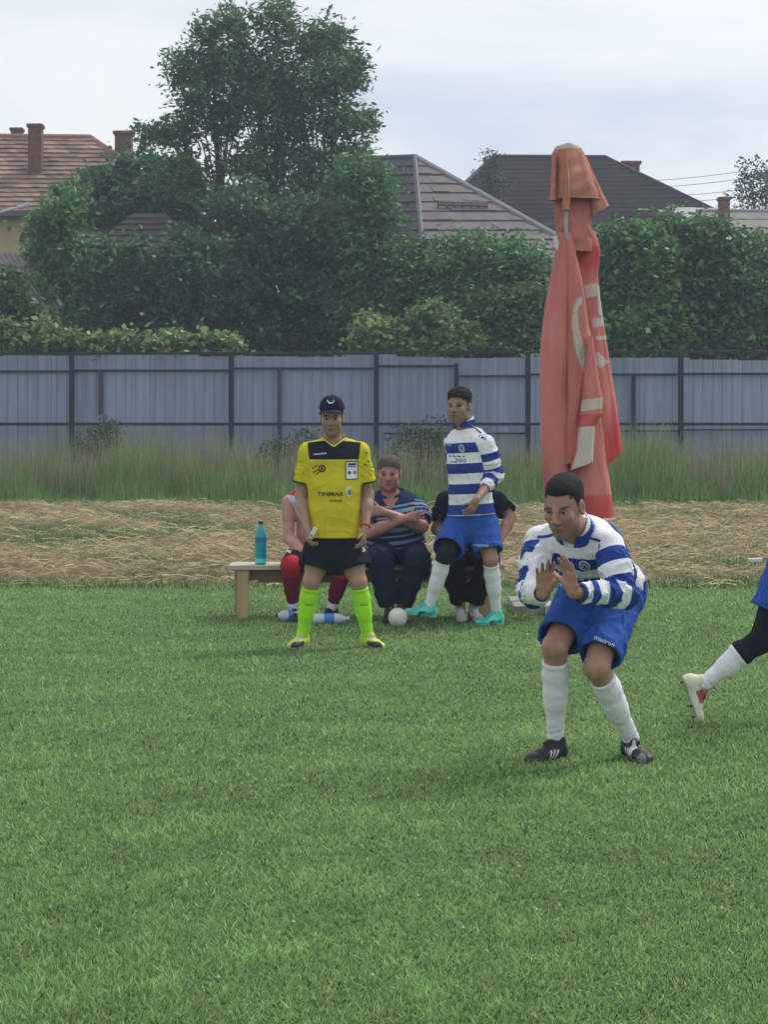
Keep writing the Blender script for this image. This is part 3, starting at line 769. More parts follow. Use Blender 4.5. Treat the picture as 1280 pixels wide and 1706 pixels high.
# -- A: crouching player in front
A = Person(dict(pelvis=W(1006, 975, 9.70), neck=W(962, 884, 9.30), head=W(941, 843, 9.15), SL=W(1014, 905, 9.2), SR=W(897, 897, 9.42),
                EL=W(1037, 988, 9.10), WL=W(956, 988, 8.92), ER=W(889, 985, 9.28), WR=W(906, 990, 9.05), HL=W(1033, 985, 9.66), HR=W(975, 985, 9.76),
                KL=W(994, 1112, 9.30), KR=W(925, 1078, 9.36), AL=W(1052, 1230, 9.58), AR=W(926, 1226, 9.52)),
           'crouching man in hooped blue and white jersey with both palms raised, nearest the camera', KIT,
           skin=(.36, .20, .145), head_f=(-.46, -.86, -.28), head_u=(-.05, -.12, 1), hs=1.13, hwide=.92, h=.0055, stubble=.55,
           hands=dict(L=dict(fdir=(-.20, -.05, .97), pn=(-.80, -.60, -.1), thumb=(-.6, .8, .1), curl=.14, spread=.55, sc=1.02),
                      R=dict(fdir=(.05, -.22, .97), pn=(-.10, -1, -.2), thumb=(1, -.2, 0), curl=(.22, .26, .34, .42), spread=.75, sc=1.02)))
A.eyes((-.75, -.62, -.12)); A.hair((.014, .012, .012), top=.010, side=.0016, hairline=.066, seed=2, h=.003, nz=.0009)
A.jersey('jersey', M_kit, hoops(white_yoke=.052, pitch=.145, w=.076, arm_iv=[(.035, .110), (.175, .245), (.300, .365), (.415, .455), (.490, .530)]), pad=.014, loose=.020, hem=-.09, sleeve=1.90, wr=.0065, h=.0066, seed=1, neck=.066)
A.collar(M_collar, collar_rugby, r=.064, hgt=.075)
A.shorts(M_short, .86, .008, pad=.018, seed=4, h=.0068, wr=.007)
decal('maker_word', A.so, A.sb, TX['maker'], W(1008, 1068, 9.05), (1, .1, -.42), (.3, .45, 1), M_wprint, .030)
kit_extras(A, crest=(.055, .100), bars=(.01, .165))
for q, cf, toe in (('R', boot_black, (-.72, -.69, 0)), ('L', boot_black2, (.30, -.95, 0))):
    A.sock(q, M_white, t0=.16); boot(A.o, A.j['A' + q] * [1, 1, 0] + [0, 0, .090], toe, (0, 0, 1), cf, side=1 if q == 'R' else -1)

# -- B: referee
yy = 14.2
B = Person(dict(pelvis=W(557, 905, yy), neck=W(557, 729, yy), head=W(553, 696, 14.14), SL=W(601, 748, yy), SR=W(513, 748, yy), EL=W(613, 826, 14.24), WL=W(608, 880, 14.10),
                ER=W(502, 826, 14.24), WR=W(511, 880, 14.08), HL=W(580, 918, yy), HR=W(535, 918, yy), KL=W(597, 968, 14.15), KR=W(519, 968, 14.15), AL=W(613, 1060, 14.22), AR=W(504, 1060, 14.22)),
           'standing referee in yellow and black shirt, black shorts, neon green socks and navy cap', None, build=1.02, belly=.012, skin=(.36, .21, .155),
           head_f=(-.06, -1, -.06), hs=1.06, hwide=.93, jaw=.92, stubble=.35, hands=dict(L=dict(fdir=(-.1, -.25, -1), pn=(-1, .2, 0), thumb=(0, -1, 0), curl=.55), R=dict(fdir=(.15, -.3, -1), pn=(1, .2, 0), thumb=(0, -1, 0), curl=.75)))
B.eyes((-.1, -1, -.05)); B.hair((.03, .025, .02), top=.006, side=.005, hairline=.07, seed=5, h=.0045)
def refmask(I):
    t = I['t'] + .10 * np.maximum(0, I['out'] - .10) * 0; body = np.minimum.reduce([.150 - t, t - .014 - .10 * I['out'], .190 - .12 * I['t'] - I['out']])
    return body
B.jersey('jersey', M_ref, refmask, pad=.014, loose=.016, hem=.055, sleeve=.70, wr=.005, seed=21, neck=.062, vneck=.060)
jo, jb, nk = B.jo, B.jb, B.j['neck']; sd, up, fr = B.sideC, B.up, B.front
at = lambda px, py: W(px, py, 14.0)
decal('sponsor_word', jo, jb, TX['sponsor'], at(550, 824), sd, up, M_dprint, .040); decal('sponsor_word', jo, jb, TX['energy'], at(559, 834), sd, up, M_dprint, .028)
decal('sponsor_emblem', jo, jb, disc2d(.026, .026, .62, 18), at(536, 781), sd, up, M_dprint); decal('sponsor_emblem', jo, jb, disc2d(.010, .012, 0, 10), at(536, 781), sd, up, M_dprint)
for a, b in (((519, 782), (528, 775)), ((520, 788), (530, 783)), ((525, 791), (533, 786))):
    p, q = at(*a), at(*b); decal('sponsor_emblem', jo, jb, rect2d(np.linalg.norm(q - p), .007, 4, 1), (p + q) / 2, q - p, up, M_dprint)
for i in range(6): decal('maker_word', jo, jb, rect2d(.011, .010, 2, 1), at(523 + i * 3.7, 757.3 - i * .35), sd, up, M_wprint)
bd = decal('badge', jo, jb, rect2d(.088, .128, 5, 6), at(586, 784), sd, up, M_dprint, lift=.004); decal('badge_card', jo, jb, rect2d(.076, .114, 5, 6), at(586, 784), sd, up, M_badge, lift=.007)
decal('badge_bar', jo, jb, rect2d(.056, .015, 4, 2), at(586.5, 774), sd, up, M_bprint, lift=.010); decal('badge_bar', jo, jb, rect2d(.050, .006, 4, 2), at(586.5, 778), sd, up, M_bprint, lift=.010)
decal('badge_mark', jo, jb, disc2d(.010, .013, 0, 10), at(582, 788), sd, up, M_bprint, lift=.010); decal('badge_mark', jo, jb, disc2d(.012, .012, 0, 10), at(591, 788), sd, up, cloth('orange_print', (.5, .12, .06)), lift=.010)
decal('patch', jo, jb, poly2d([(-.020, .036), (.018, .038), (.022, .0), (.006, -.042), (-.012, -.02)]), at(580, 820), sd, up, M_badge, lift=.004); decal('patch_mark', jo, jb, disc2d(.011, .02, 0, 12), at(582, 821), sd, up, cloth('teal_print', (.08, .25, .22)), lift=.008)
for px, py in ((610, 755), (614, 770), (608, 774)): decal('sleeve_mark', jo, jb, rect2d(.018, .008, 2, 1), W(px, py, 14.05), (1, 0, -.2), (0, 0, 1), M_dprint)
# V-shaped ribbed neckband and sleeve edges
def onto(p, n, lift=.003):
    h = jb.ray_cast(Vector(np.asarray(p) + n * .3), Vector(-n), .8); return np.array(h[0]) + n * lift if h[0] is not None else np.asarray(p)
for off, mt, nm in ((0, M_yprint, 'neckband'), (.012, M_dprint, 'neckband'), (.020, M_yprint, 'neckband')):
    pts = []
    for k in range(25):
        t = k / 24 * 2 - 1; x = t * (.068 + off); z = -.062 - off * 1.3 + .085 * abs(t) ** 1.15
        pts.append(onto(nk + sd * x + up * z + fr * .02, nrm(fr + up * .35)))
    mb = MB(); mb.tube(pts, .007 if off != .012 else .004, 6); mb.build(nm, mt, jo, smooth=True)
for q in 'LR':
    S_, E_ = B.j['S' + q], B.j['E' + q]; e = lerp(S_, E_, .70); ax = nrm(E_ - S_); u = nrm(np.cross(ax, fr)); v = np.cross(ax, u); ro = .052 + .014 * 1.45
    mb = MB(); mb.tube([e + (u * math.cos(t) + v * math.sin(t)) * ro for t in np.linspace(0, 2 * math.pi, 25)], .006, 6); mb.build('sleeve_edge', M_dprint, jo, smooth=True)
B.shorts(M_blackshort, .62, .030, pad=.024, seed=8, wr=.005)
decal('shorts_mark', B.so, B.sb, TX['ess'], W(606, 917, 14.0), (1, 0, 0), (0, 0, 1), M_wprint, .05)
for q, sg in (('R', -1), ('L', 1)):
    so_, bv = B.sock(q, M_neon, t0=.13, pad=.006)
    K_, A_ = B.j['K' + q], B.j['A' + q]; p = lerp(K_, A_, .42)
    for i in range(5): decal('sock_mark', so_, bv, rect2d(.009, .006, 2, 1), p + np.array([(i - 2) * .0125 + .01, -.1, 0]), (1, 0, 0), (0, 0, 1), M_dprint)
    boot(B.o, B.j['A' + q] * [1, 1, 0] + [0, 0, .090], (-.42, -.9, 0) if q == 'R' else (.55, -.83, 0), (0, 0, 1), boot_neon, side=-1 if q == 'R' else 1)
# cap: crown, peak, badge
def make_cap(P):
    Hc, R, s = P.j['head'], P.R, P.hs; T = lambda p: Hc + (np.asarray(p) * s) @ R
    fd = Field(Hc - .2, Hc + .25, .0045)
    def f(Pt):
        q = ((Pt - Hc) @ R.T) / s; x, y, z = q.T
        d = dell(q, (0, -.010, .055), (.085, .102, .090)); d = smin(d, dell(q, (0, .03, .100), (.062, .060, .045)), .03)
        return np.maximum(d, (.054 - .06 * np.clip(-y, 0, 1) - z))
    fd.add(f, Hc - .2, Hc + .25)
    V, Q = fd.mesh(); o = mesh_np('cap', V, Q, M_cap, Hc, P.o, smooth=True)
    vs = []; n, m = 14, 5
    for k in (0, 1):
        for jx in range(m + 1):
            for i in range(n + 1):
                a = math.pi * (i / n) ; x = -.078 * math.cos(a); y0 = .045 + .055 * math.sin(a); y = y0 + (.066 * math.sin(a) ** .8) * jx / m
                vs.append(T((x, y, .060 - .012 * (jx / m) - .30 * x * x / .078 - k * .004)))
    g = lambda k, jx, i: k * (m + 1) * (n + 1) + jx * (n + 1) + i; fs = []
    for jx in range(m):
        for i in range(n): fs += [(g(0, jx, i), g(0, jx, i + 1), g(0, jx + 1, i + 1), g(0, jx + 1, i)), (g(1, jx, i), g(1, jx + 1, i), g(1, jx + 1, i + 1), g(1, jx, i + 1))]
    for i in range(n): fs.append((g(0, m, i), g(0, m, i + 1), g(1, m, i + 1), g(1, m, i)))
    mb = MB(); mb.add(vs, fs); mb.build('peak', M_cap, o, smooth=True)
    bv = BVHTree.FromPolygons([Vector(v) for v in V], [tuple(q) for q in Q])
    decal('cap_badge', o, bv, poly2d([(-.026, .010), (.026, .010), (.020, -.006), (.010, -.014), (-.010, -.014), (-.020, -.006)]), T((0, .13, .112)), R[0] * -1, R[2], M_badge, lift=.003)
    mb = MB(); mb.lathe(T((0, -.005, .149)), [(0, .004), (.007, .002), (.008, -.003)], 10, axis=R[2]); mb.build('button', M_cap, o)
make_cap(B)
# things in and on his hands
def torus(c, ax, r, rr): 
    ax = nrm(ax); u = nrm(np.cross(ax, [0.3, .9, .1])); v = np.cross(ax, u); mb = MB(); mb.tube([np.asarray(c) + (u * math.cos(t) + v * math.sin(t)) * r for t in np.linspace(0, 2 * math.pi, 21)], rr, 6); return mb
wl = lerp(B.j['EL'], B.j['WL'], .93); torus(wl, B.j['WL'] - B.j['EL'], .032, .008).build('wristband', cloth('orange_band', (.55, .10, .04)), B.o, smooth=True)
hr = B.j['WR'] + np.array([.045, -.06, -.05])
mb = MB(); mb.box(hr + [0, 0, .02], (.030, .012, .085), x=nrm([.8, .2, -.4]), z=nrm([.4, 0, .8]), bev=.003); o = mb.build('folded_card', M_badge, None); tag(o, 'small folded white card held in the right hand of the referee', 'card')

# -- C: kicking player
yc = 15.75
Cc = Person(dict(pelvis=W(786, 862, yc), neck=W(777, 710, yc), head=W(765, 677, 15.70), SL=W(810, 735, 15.62), SR=W(754, 733, 15.88), EL=W(824, 792, 15.66), WL=W(795, 832, 15.40),
                 ER=W(772, 795, 16.02), WR=W(786, 845, 15.98), HL=W(803, 872, 15.72), HR=W(768, 872, 15.84), KL=W(818, 932, 15.60), KR=W(741, 926, 15.52), AL=W(827, 1016, 15.74), AR=W(716, 1008, 15.64)),
            'man in hooped blue and white jersey stepping towards the white ball, turquoise boots', KIT, build=1.0, skin=(.32, .18, .125),
            head_f=(-.40, -.91, .02), hs=1.10, stubble=.35, hands=dict(L=dict(fdir=(-.45, -.2, -.85), pn=(-.6, .6, 0), thumb=(-.3, -1, 0), curl=.6), R=dict(fdir=(0, 0, -1), pn=(.6, -.6, 0), thumb=(-1, -.3, 0), curl=.5)))
Cc.eyes((-.2, -1, .05)); Cc.hair((.025, .018, .014), top=.019, side=.0025, hairline=.062, fringe=.007, seed=6, h=.0036, nz=.003)
Cc.jersey('jersey', M_kit, hoops(white_yoke=.125, pitch=.158, w=.078, arm0=.085, arm_pitch=.125, arm_w=.060), pad=.014, loose=.016, hem=.03, sleeve=1.55, wr=.006, seed=31, neck=.064)
Cc.collar(M_collar, collar_rugby)
Cc.shorts(M_short, .80, .020, seed=14, wr=.006)
decal('maker_word', Cc.so, Cc.sb, TX['maker'], W(803, 910, 15.4), (1, 0, 0), (0, 0, 1), M_wprint, .034)
kit_extras(Cc, crest=(.06, .165), maker=(-.07, .14), bars=(.0, .225), barmat=M_bprint)
Cc.sleeve('R', M_comp, .30, .12)
for q in 'LR': Cc.sock(q, M_white, t0=.10 if q == 'L' else .08)
boot(Cc.o, Cc.j['AL'] * [1, 1, 0] + [0, 0, .090], (-.80, -.60, 0), (0, 0, 1), boot_turq, side=1)
boot(Cc.o, Cc.j['AR'] + [0, 0, .0], (-.93, -.34, .13), (.13, 0, 1), boot_turq, side=-1)

# -- D, E, F: on the bench
yb = 16.36
Dp = Person(dict(pelvis=W(526, 917, yb), neck=W(524, 808, 16.30), head=W(528, 772, 16.22), SL=W(562, 832, 16.28), SR=W(481, 834, 16.32), EL=W(574, 895, 16.22), WL=W(548, 916, 16.0),
                 ER=W(481, 897, 16.26), WR=W(510, 921, 16.02), HL=W(545, 925, yb), HR=W(507, 925, yb), KL=W(573, 944, 15.92), KR=W(483, 942, 15.90), AL=W(553, 1012, 16.06), AR=W(489, 1012, 16.04)),
            'bare-armed man in red and white vest with red knee bands, seated behind the referee', BENCHERS, skin=(.46, .24, .19), hs=1.02, stubble=.3, h=.0088, limb=1.08,
            hands=dict(L=dict(fdir=(-.7, -.6, -.1), pn=(0, 0, -1), thumb=(0, -1, .2), curl=.4), R=dict(fdir=(.7, -.6, -.1), pn=(0, 0, -1), thumb=(0, -1, .2), curl=.4)))
Dp.eyes((0, -1, 0)); Dp.hair((.03, .022, .016), top=.016, h=.005, seed=9)
Dp.jersey('vest', M_tank, lambda I: np.maximum(.075 - I['t'], np.abs(I['side']) * 0 + np.where(I['side'] < -.02, .25 - np.abs(I['t'] - .52) * 1.0 - .07, -1)), pad=.014, hem=.03, sleeveless=True, neck=.075, seed=41, h=.007)
Dp.shorts(M_blackshort, .84, -.012, pad=.014, seed=15, h=.007); decal('shorts_mark', Dp.so, Dp.sb, TX['seven'], W(474, 925, 15.8), (1, -.2, .2), (0, 0, 1), M_wprint, .09)
for q in 'LR':
    Dp.sleeve(q, M_red, .86, .22, pad=.011, h=.006, name='knee_band'); Dp.sock(q, M_redsock, t0=.18, t1=.86, pad=.007); Dp.sock(q, M_white, t0=.84, t1=1.02, pad=.005, name='ankle_sock', roll=False)
boot(Dp.o, Dp.j['AR'] * [1, 1, 0] + [0, 0, .090], (.15, -1, 0), (0, 0, 1), boot_dark); boot(Dp.o, Dp.j['AL'] * [1, 1, 0] + [0, 0, .090], (-.62, -.78, 0), (0, 0, 1), boot_dark)

E = Person(dict(pelvis=W(660, 912, yb), neck=W(651, 826, 16.30), head=W(648, 789, 16.22), SL=W(698, 844, 16.28), SR=W(611, 844, 16.28), EL=W(704, 877, 16.10), WL=W(640, 853, 15.96),
                ER=W(616, 887, 16.08), WR=W(676, 864, 15.97), HL=W(684, 922, yb), HR=W(642, 922, yb), KL=W(697, 935, 15.86), KR=W(632, 932, 15.86), AL=W(669, 1010, 15.98), AR=W(649, 1012, 15.96)),
           'seated grey-haired man with folded arms in navy striped polo shirt and dark trousers', BENCHERS, build=1.20, belly=.06, skin=(.42, .20, .16), hs=1.14, hwide=1.02, jaw=1.06, stubble=.3, blush=.3, limb=1.14, h=.0078,
           head_f=(-.05, -1, -.05), hands=dict(L=dict(fdir=(-1, .1, .1), pn=(0, 1, 0), thumb=(0, 0, 1), curl=.25), R=dict(fdir=(1, .15, .15), pn=(0, 1, 0), thumb=(0, 0, 1), curl=.3)))
E.eyes((-.1, -1, 0)); E.hair((.11, .10, .095), top=.013, side=.004, hairline=.056, fringe=.006, seed=12, h=.0045)
def polomask(I):
    t = np.where(I['isarm'], I['arm'] + .06, I['t']); o = np.full(len(t), -1.)
    for a, w_ in ((.050, .012), (.080, .028), (.130, .014), (.185, .012), (.215, .030), (.275, .012), (.32, .028), (.375, .012), (.415, .030), (.465, .012)): o = np.maximum(o, np.minimum(t - a, a + w_ - t))
    return o
E.jersey('polo_shirt', M_polo, polomask, pad=.020, loose=.016, hem=.03, sleeve=.72, wr=.006, seed=51, neck=.066, vneck=.085, h=.008)
E.collar(cloth('polo_collar', (.03, .045, .10)), None, r=.070, hgt=.06, open_=.7, h=.0055)
E.trousers(M_navy, seed=16)
for q, d in (('R', (-.1, -1, 0)), ('L', (.1, -1, 0))): boot(E.o, E.j['A' + q] * [1, 1, 0] + [0, 0, .090], d, (0, 0, 1), boot_navy, studs=False)

Fp = Person(dict(pelvis=W(785, 915, yb), neck=W(785, 812, 16.32), head=W(787, 777, 16.24), SL=W(829, 830, 16.30), SR=W(742, 830, 16.30), EL=W(851, 862, 16.22), WL=W(832, 903, 16.02),
                 ER=W(728, 882, 16.26), WR=W(757, 903, 16.02), HL=W(806, 924, yb), HR=W(764, 924, yb), KL=W(812, 938, 15.90), KR=W(752, 936, 15.92), AL=W(790, 1006, 16.06), AR=W(768, 1006, 16.08)),
            'seated man in black T-shirt and black trousers, mostly hidden behind the kicking player', BENCHERS, build=1.08, skin=(.40, .22, .17), hs=1.02, h=.009, limb=1.06,
            hands=dict(L=dict(fdir=(-.3, -.8, -.4), pn=(0, 0, -1), thumb=(-1, 0, 0), curl=.4), R=dict(fdir=(.3, -.8, -.4), pn=(0, 0, -1), thumb=(1, 0, 0), curl=.4)))
Fp.eyes((0, -1, 0)); Fp.hair((.03, .024, .018), h=.005, seed=13)
Fp.jersey('black_tee', M_tee, lambda I: np.full(len(I['t']), -1.), pad=.020, loose=.014, hem=.03, sleeve=.78, seed=61, h=.009); Fp.trousers(cloth('black_trousers', (.010, .011, .018)), seed=17)
for q, d in (('R', (.05, -1, 0)), ('L', (.25, -1, 0))): boot(Fp.o, Fp.j['A' + q] * [1, 1, 0] + [0, 0, .090], d, (0, 0, 1), boot_trainer, studs=False)

# -- G: running player cut by the right edge
yg = 10.8
G = Person(dict(pelvis=W(1328, 922, yg), neck=W(1372, 752, yg), head=W(1396, 708, yg), SL=W(1366, 790, 10.98), SR=W(1366, 790, 10.62), EL=W(1330, 868, 11.05), WL=W(1390, 905, 10.98),
                ER=W(1420, 868, 10.56), WR=W(1470, 820, 10.62), HL=W(1332, 938, 10.89), HR=W(1322, 938, 10.71), KL=W(1412, 1030, 10.88), KR=W(1268, 1068, 10.72), AL=W(1398, 1160, 10.86), AR=W(1172, 1140, 10.76)),
           'running man cut off by the frame edge, black knee sleeve, pale boot lifted', KIT, skin=(.33, .185, .13), head_f=(1, -.1, -.05), hs=1.05, h=.008,
           hands=dict(L=dict(fdir=(.9, 0, .1), pn=(0, -1, 0), thumb=(0, 0, 1), curl=.8), R=dict(fdir=(.6, 0, .7), pn=(0, 1, 0), thumb=(0, 0, 1), curl=.8)))
G.eyes((1, -.1, 0)); G.hair((.02, .016, .014), h=.005, seed=15)
G.jersey('jersey', M_kit, hoops(white_yoke=.115, pitch=.155, w=.078), hem=-.02, sleeve=1.88, seed=71, h=.0085); G.collar(M_collar, collar_rugby)
G.shorts(M_short, .62, .024, seed=18, h=.0085)
G.sleeve('R', M_comp, .30, .36); G.sleeve('L', M_comp, .30, .20)
for q in 'LR': G.sock(q, M_white, t0=.34 if q == 'R' else .16)
boot(G.o, G.j['AL'] * [1, 1, 0] + [0, 0, .090], (1, 0, 0), (0, 0, 1), boot_pale, side=-1)
boot(G.o, G.j['AR'] + np.array([-.01, 0, .0]), (.30, -.14, -.95), (.82, .12, .55), boot_pale, side=1)
# ================================================================ GROUND
M_lawn = mat('lawn_soil', (.078, .135, .046), 0.95, .3, 6, .6, 60)
mb = MB(); mb.quad((-200, -60, 0), (200, -60, 0), (200, 330, 0), (-200, 330, 0)); o = mb.build('ground', M_lawn); tag(o, kind='structure')

def vnoise(x, y, sc, seed):
    return waves(np.stack([x, y, np.zeros_like(x)], 1), sc, seed)
def blade_mesh(name, x, y, z0, hgt, wid, ang, lean, col, tipcol, material, kind='stuff', bend=.5, flat=False):
    """one mesh of grass blades: four-sided lower half and narrower upper half, each blade leaning its own way"""
    n = len(x); dx, dy = np.cos(ang), np.sin(ang); la = rng.uniform(0, 2 * np.pi, n); lx, ly = np.cos(la) * lean, np.sin(la) * lean
    V = np.zeros((n, 6, 3), np.float32); c = np.zeros((n, 6, 3), np.float32)
    for k, (t, wf) in enumerate(((0, 1), (.55, .85), (1, .15))):
        ox = lx * hgt * (bend * t + (1 - bend) * t * t); oy = ly * hgt * (bend * t + (1 - bend) * t * t)
        zz = z0 + hgt * t * np.sqrt(np.clip(1 - (lean * t) ** 2 * .6, .1, 1))
        for sgn, idx in ((-1, 2 * k), (1, 2 * k + 1)):
            V[:, idx, 0] = x + ox + sgn * dx * wid * wf / 2; V[:, idx, 1] = y + oy + sgn * dy * wid * wf / 2; V[:, idx, 2] = zz
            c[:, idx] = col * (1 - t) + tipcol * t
    if flat: V, c = V[:, [0, 1, 4, 5]], c[:, [0, 1, 4, 5]]; Q = (np.arange(n) * 4)[:, None] + [0, 1, 3, 2]
    else: b = (np.arange(n) * 6)[:, None]; Q = np.stack([b + [0, 1, 3, 2], b + [2, 3, 5, 4]], 1).reshape(-1, 4)
    o = mesh_np(name, V.reshape(-1, 3), Q, material, (0, 0, 0), None, col=c.reshape(-1, 3)); tag(o, kind=kind); return o
def scatter(n, y0, y1, pad, power=1.0):
    u = rng.random(n); y = y0 + (y1 - y0) * u ** power; hw = y * PX0 / F + pad
    return rng.uniform(-1, 1, n) * hw, y

M_grass = mat('grass_blade', (1, 1, 1), .6, .10, 3, attr=True, spec=.25, transl=.3)
M_hay = mat('hay_straw', (1, 1, 1), .8, .12, 5, attr=True, spec=.2, transl=.15)
def lawn(name, n, y0, y1, hm, wm, power=1.0, hvar=.5):
    y = y0 * (y1 / y0) ** rng.random(n); x = rng.uniform(-1, 1, n) * (y * PX0 / F + .5)
    clump = vnoise(x, y, 11, 3); big = vnoise(x, y * .6, 1.6, 5); row = vnoise(x * .25, y, 3.2, 8)
    h = hm * np.exp(rng.normal(0, hvar * .6, n)) * (1 + .32 * clump + .15 * row); h = np.clip(h, .008, hm * 2.6)
    base = np.array([.182, .312, .108]); col = base * (1 + .34 * rng.normal(size=n) + (.04 * big + .12 * clump + .12 * row) * 1)[:, None]
    yel = (rng.random(n) < .045)[:, None]; col = np.where(yel, col * np.array([1.9, 1.35, 1.2]), col)
    dry = (rng.random(n) < .025)[:, None]; col = np.where(dry, np.array([.30, .30, .15]) * rng.uniform(.6, 1.2, (n, 1)), col)
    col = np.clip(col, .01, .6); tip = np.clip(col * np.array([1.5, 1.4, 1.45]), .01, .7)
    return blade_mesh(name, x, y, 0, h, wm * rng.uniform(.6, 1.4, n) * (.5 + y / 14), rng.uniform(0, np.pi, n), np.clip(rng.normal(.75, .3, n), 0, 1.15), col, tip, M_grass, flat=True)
lawn('lawn_grass', 365000, 4.9, 19.6, .0175, .0066)
# clover heads and pale specks in the lawn
n = 130; x, y = scatter(n, 5.5, 19.3, .4)
mb = MB()
for i in range(n):
    r = rng.uniform(.004, .008); z = rng.uniform(.02, .035)
    p = np.array([x[i], y[i], z]); mb.add([p + [r, 0, 0], p + [0, r, 0], p - [r, 0, 0], p - [0, r, 0], p + [0, 0, r * 1.1], p - [0, 0, r]], [(0, 1, 4), (1, 2, 4), (2, 3, 4), (3, 0, 4), (1, 0, 5), (2, 1, 5), (3, 2, 5), (0, 3, 5)])
o = mb.build('clover_flowers', mat('clover_flower', (.45, .46, .36), .8), loc=(0, 0, 0)); tag(o, kind='stuff')

# mown strip with cut grass drying in rows
M_strip = mat('stubble', (1, 1, 1), .95, .25, 9, .8, 40, attr=True)
nx, ny = 260, 190; X, Y = np.meshgrid(np.linspace(-11, 11, nx), np.linspace(19.0, 36.7, ny)); xf, yf = X.ravel() , Y.ravel()
def hay_amount(x, y):
    r = .5 + .5 * np.sin(y * 2.6 + .7 * vnoise(x * .35, y * .3, 1.3, 21) * 2.2 + .02 * x); g = .5 + .5 * vnoise(x * .5, y * 1.1, 2.1, 25); right = np.clip((x - .9) / 2.0, 0, 1) * np.clip((27 - y) / 4, 0, 1)
    a = np.clip(.02 + .75 * r ** 1.2 + 1.5 * (g - .50), 0, 1); a = np.clip(a * (1 - .55 * right) - .12 * right, 0, 1)
    return a * np.clip((y - 19.0 - .35 * vnoise(x, y * 0, 1.1, 29)) / .5, 0, 1)
ha = hay_amount(xf, yf)
edge = np.clip(np.minimum((xf + 11) / .6, (11 - xf) / .6), 0, 1) * np.clip(np.minimum((yf - 19.0) / .4, (36.7 - yf) / .5), 0, 1)
zz = (.012 + ha * (.07 + .045 * vnoise(xf, yf, 5, 31) + .03 * vnoise(xf, yf, 14, 33))) * edge - .02 * (1 - edge)
gcol = np.array([.065, .11, .035]); hcol = np.array([.21, .165, .09])
cc = gcol + (hcol - gcol) * ha[:, None] ** .8
I = (np.arange(ny - 1)[:, None] * nx + np.arange(nx - 1)[None]).ravel()
o = mesh_np('mown_strip', np.stack([xf, yf, zz], 1), np.stack([I, I + 1, I + nx + 1, I + nx], 1), M_strip, (0, 0, 0), None, col=cc, smooth=True); tag(o, kind='structure')
n = 90000; x = rng.uniform(-1, 1, n); y = 19.0 + 17.3 * rng.random(n) ** 1.15; x = x * (y * PX0 / F + .6)
a_ = hay_amount(x, y); keep = rng.random(n) < a_ ** 1.3 + .03; x, y, a_ = x[keep], y[keep], a_[keep]; n = len(x)
ln = rng.uniform(.08, .34, n); an = rng.normal(0, .42, n) + .5 * vnoise(x, y, 2.2, 41); z = .03 + a_ * (.075 + .05 * vnoise(x, y, 5, 31)) + rng.uniform(-.02, .05, n)
dx, dy = np.cos(an) * ln / 2, np.sin(an) * ln / 2; wd = rng.uniform(.004, .010, n); dz = rng.normal(0, .035, n); sag = rng.uniform(0, .035, n)
V = np.zeros((n, 6, 3), np.float32)
for k, t in enumerate((-1, 0, 1)):
    for sg in (0, 1):
        V[:, 2 * k + sg] = np.stack([x + dx * t - np.sin(an) * wd * (sg - .5), y + dy * t + np.cos(an) * wd * (sg - .5), np.maximum(z + dz * t + sag * (1 - t * t) + wd * (sg - .5) * .8, .008)], 1)
b = (np.arange(n) * 6)[:, None]; Q = np.stack([b + [0, 1, 3, 2], b + [2, 3, 5, 4]], 1).reshape(-1, 4)
col = np.array([.36, .28, .16]) * np.exp(rng.normal(0, .36, n))[:, None] * (1 + .2 * vnoise(x, y, 3, 44))[:, None]
gr = (rng.random(n) < .16)[:, None]; col = np.where(gr, np.array([.13, .16, .06]), col); col = np.clip(col, .03, .62)
o = mesh_np('drying_hay', V.reshape(-1, 3), Q, M_hay, (0, 0, 0), None, col=np.repeat(col, 6, 0)); tag(o, kind='stuff')
# short green regrowth in the gaps of the hay
n = 60000; x = rng.uniform(-1, 1, n); y = 19.0 + 17.3 * rng.random(n); x = x * (y * PX0 / F + .6); k = rng.random(n) < (1.05 - hay_amount(x, y)) * .8; x, y = x[k], y[k]; n = len(x)
col = np.array([.085, .14, .045]) * np.exp(rng.normal(0, .25, n))[:, None]
blade_mesh('stubble_grass', x, y, .0, rng.uniform(.04, .11, n), rng.uniform(.006, .014, n), rng.uniform(-.6, .6, n), rng.uniform(.1, .8, n), col, col * 1.3, M_grass, flat=True)
# unmown grass at the foot of the fence
n = 56000; y = 36.2 + 5.9 * rng.random(n) ** .8; x = rng.uniform(-1, 1, n) * (y * PX0 / F + .8)
hh = (.43 + .22 * vnoise(x, y * .3, 1.3, 51) + .16 * vnoise(x, y, 4, 53)) * np.exp(rng.normal(0, .22, n)); front = np.clip((y - 36.1) / 1.6, .30, 1); hh *= front
hh *= (1 + .25 * np.clip((x - 1) / 5, 0, 1)) * (1 + .35 * vnoise(x, y * .5, 2.4, 59))
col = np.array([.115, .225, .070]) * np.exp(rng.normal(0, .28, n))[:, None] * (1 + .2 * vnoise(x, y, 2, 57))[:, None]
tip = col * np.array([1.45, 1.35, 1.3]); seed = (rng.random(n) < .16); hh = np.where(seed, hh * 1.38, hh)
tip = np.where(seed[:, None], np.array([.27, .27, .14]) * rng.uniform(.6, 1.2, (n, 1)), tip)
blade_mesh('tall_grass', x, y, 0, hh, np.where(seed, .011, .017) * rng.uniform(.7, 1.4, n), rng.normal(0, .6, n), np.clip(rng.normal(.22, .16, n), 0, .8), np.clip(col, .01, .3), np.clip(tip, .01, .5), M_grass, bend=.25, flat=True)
n = 7000; y = 38 + 3.8 * rng.random(n); x = rng.uniform(-1, 1, n) * (y * PX0 / F + .8); hh = rng.uniform(.75, 1.35, n) * (1 + .2 * vnoise(x, y * .3, 1.3, 51)); 
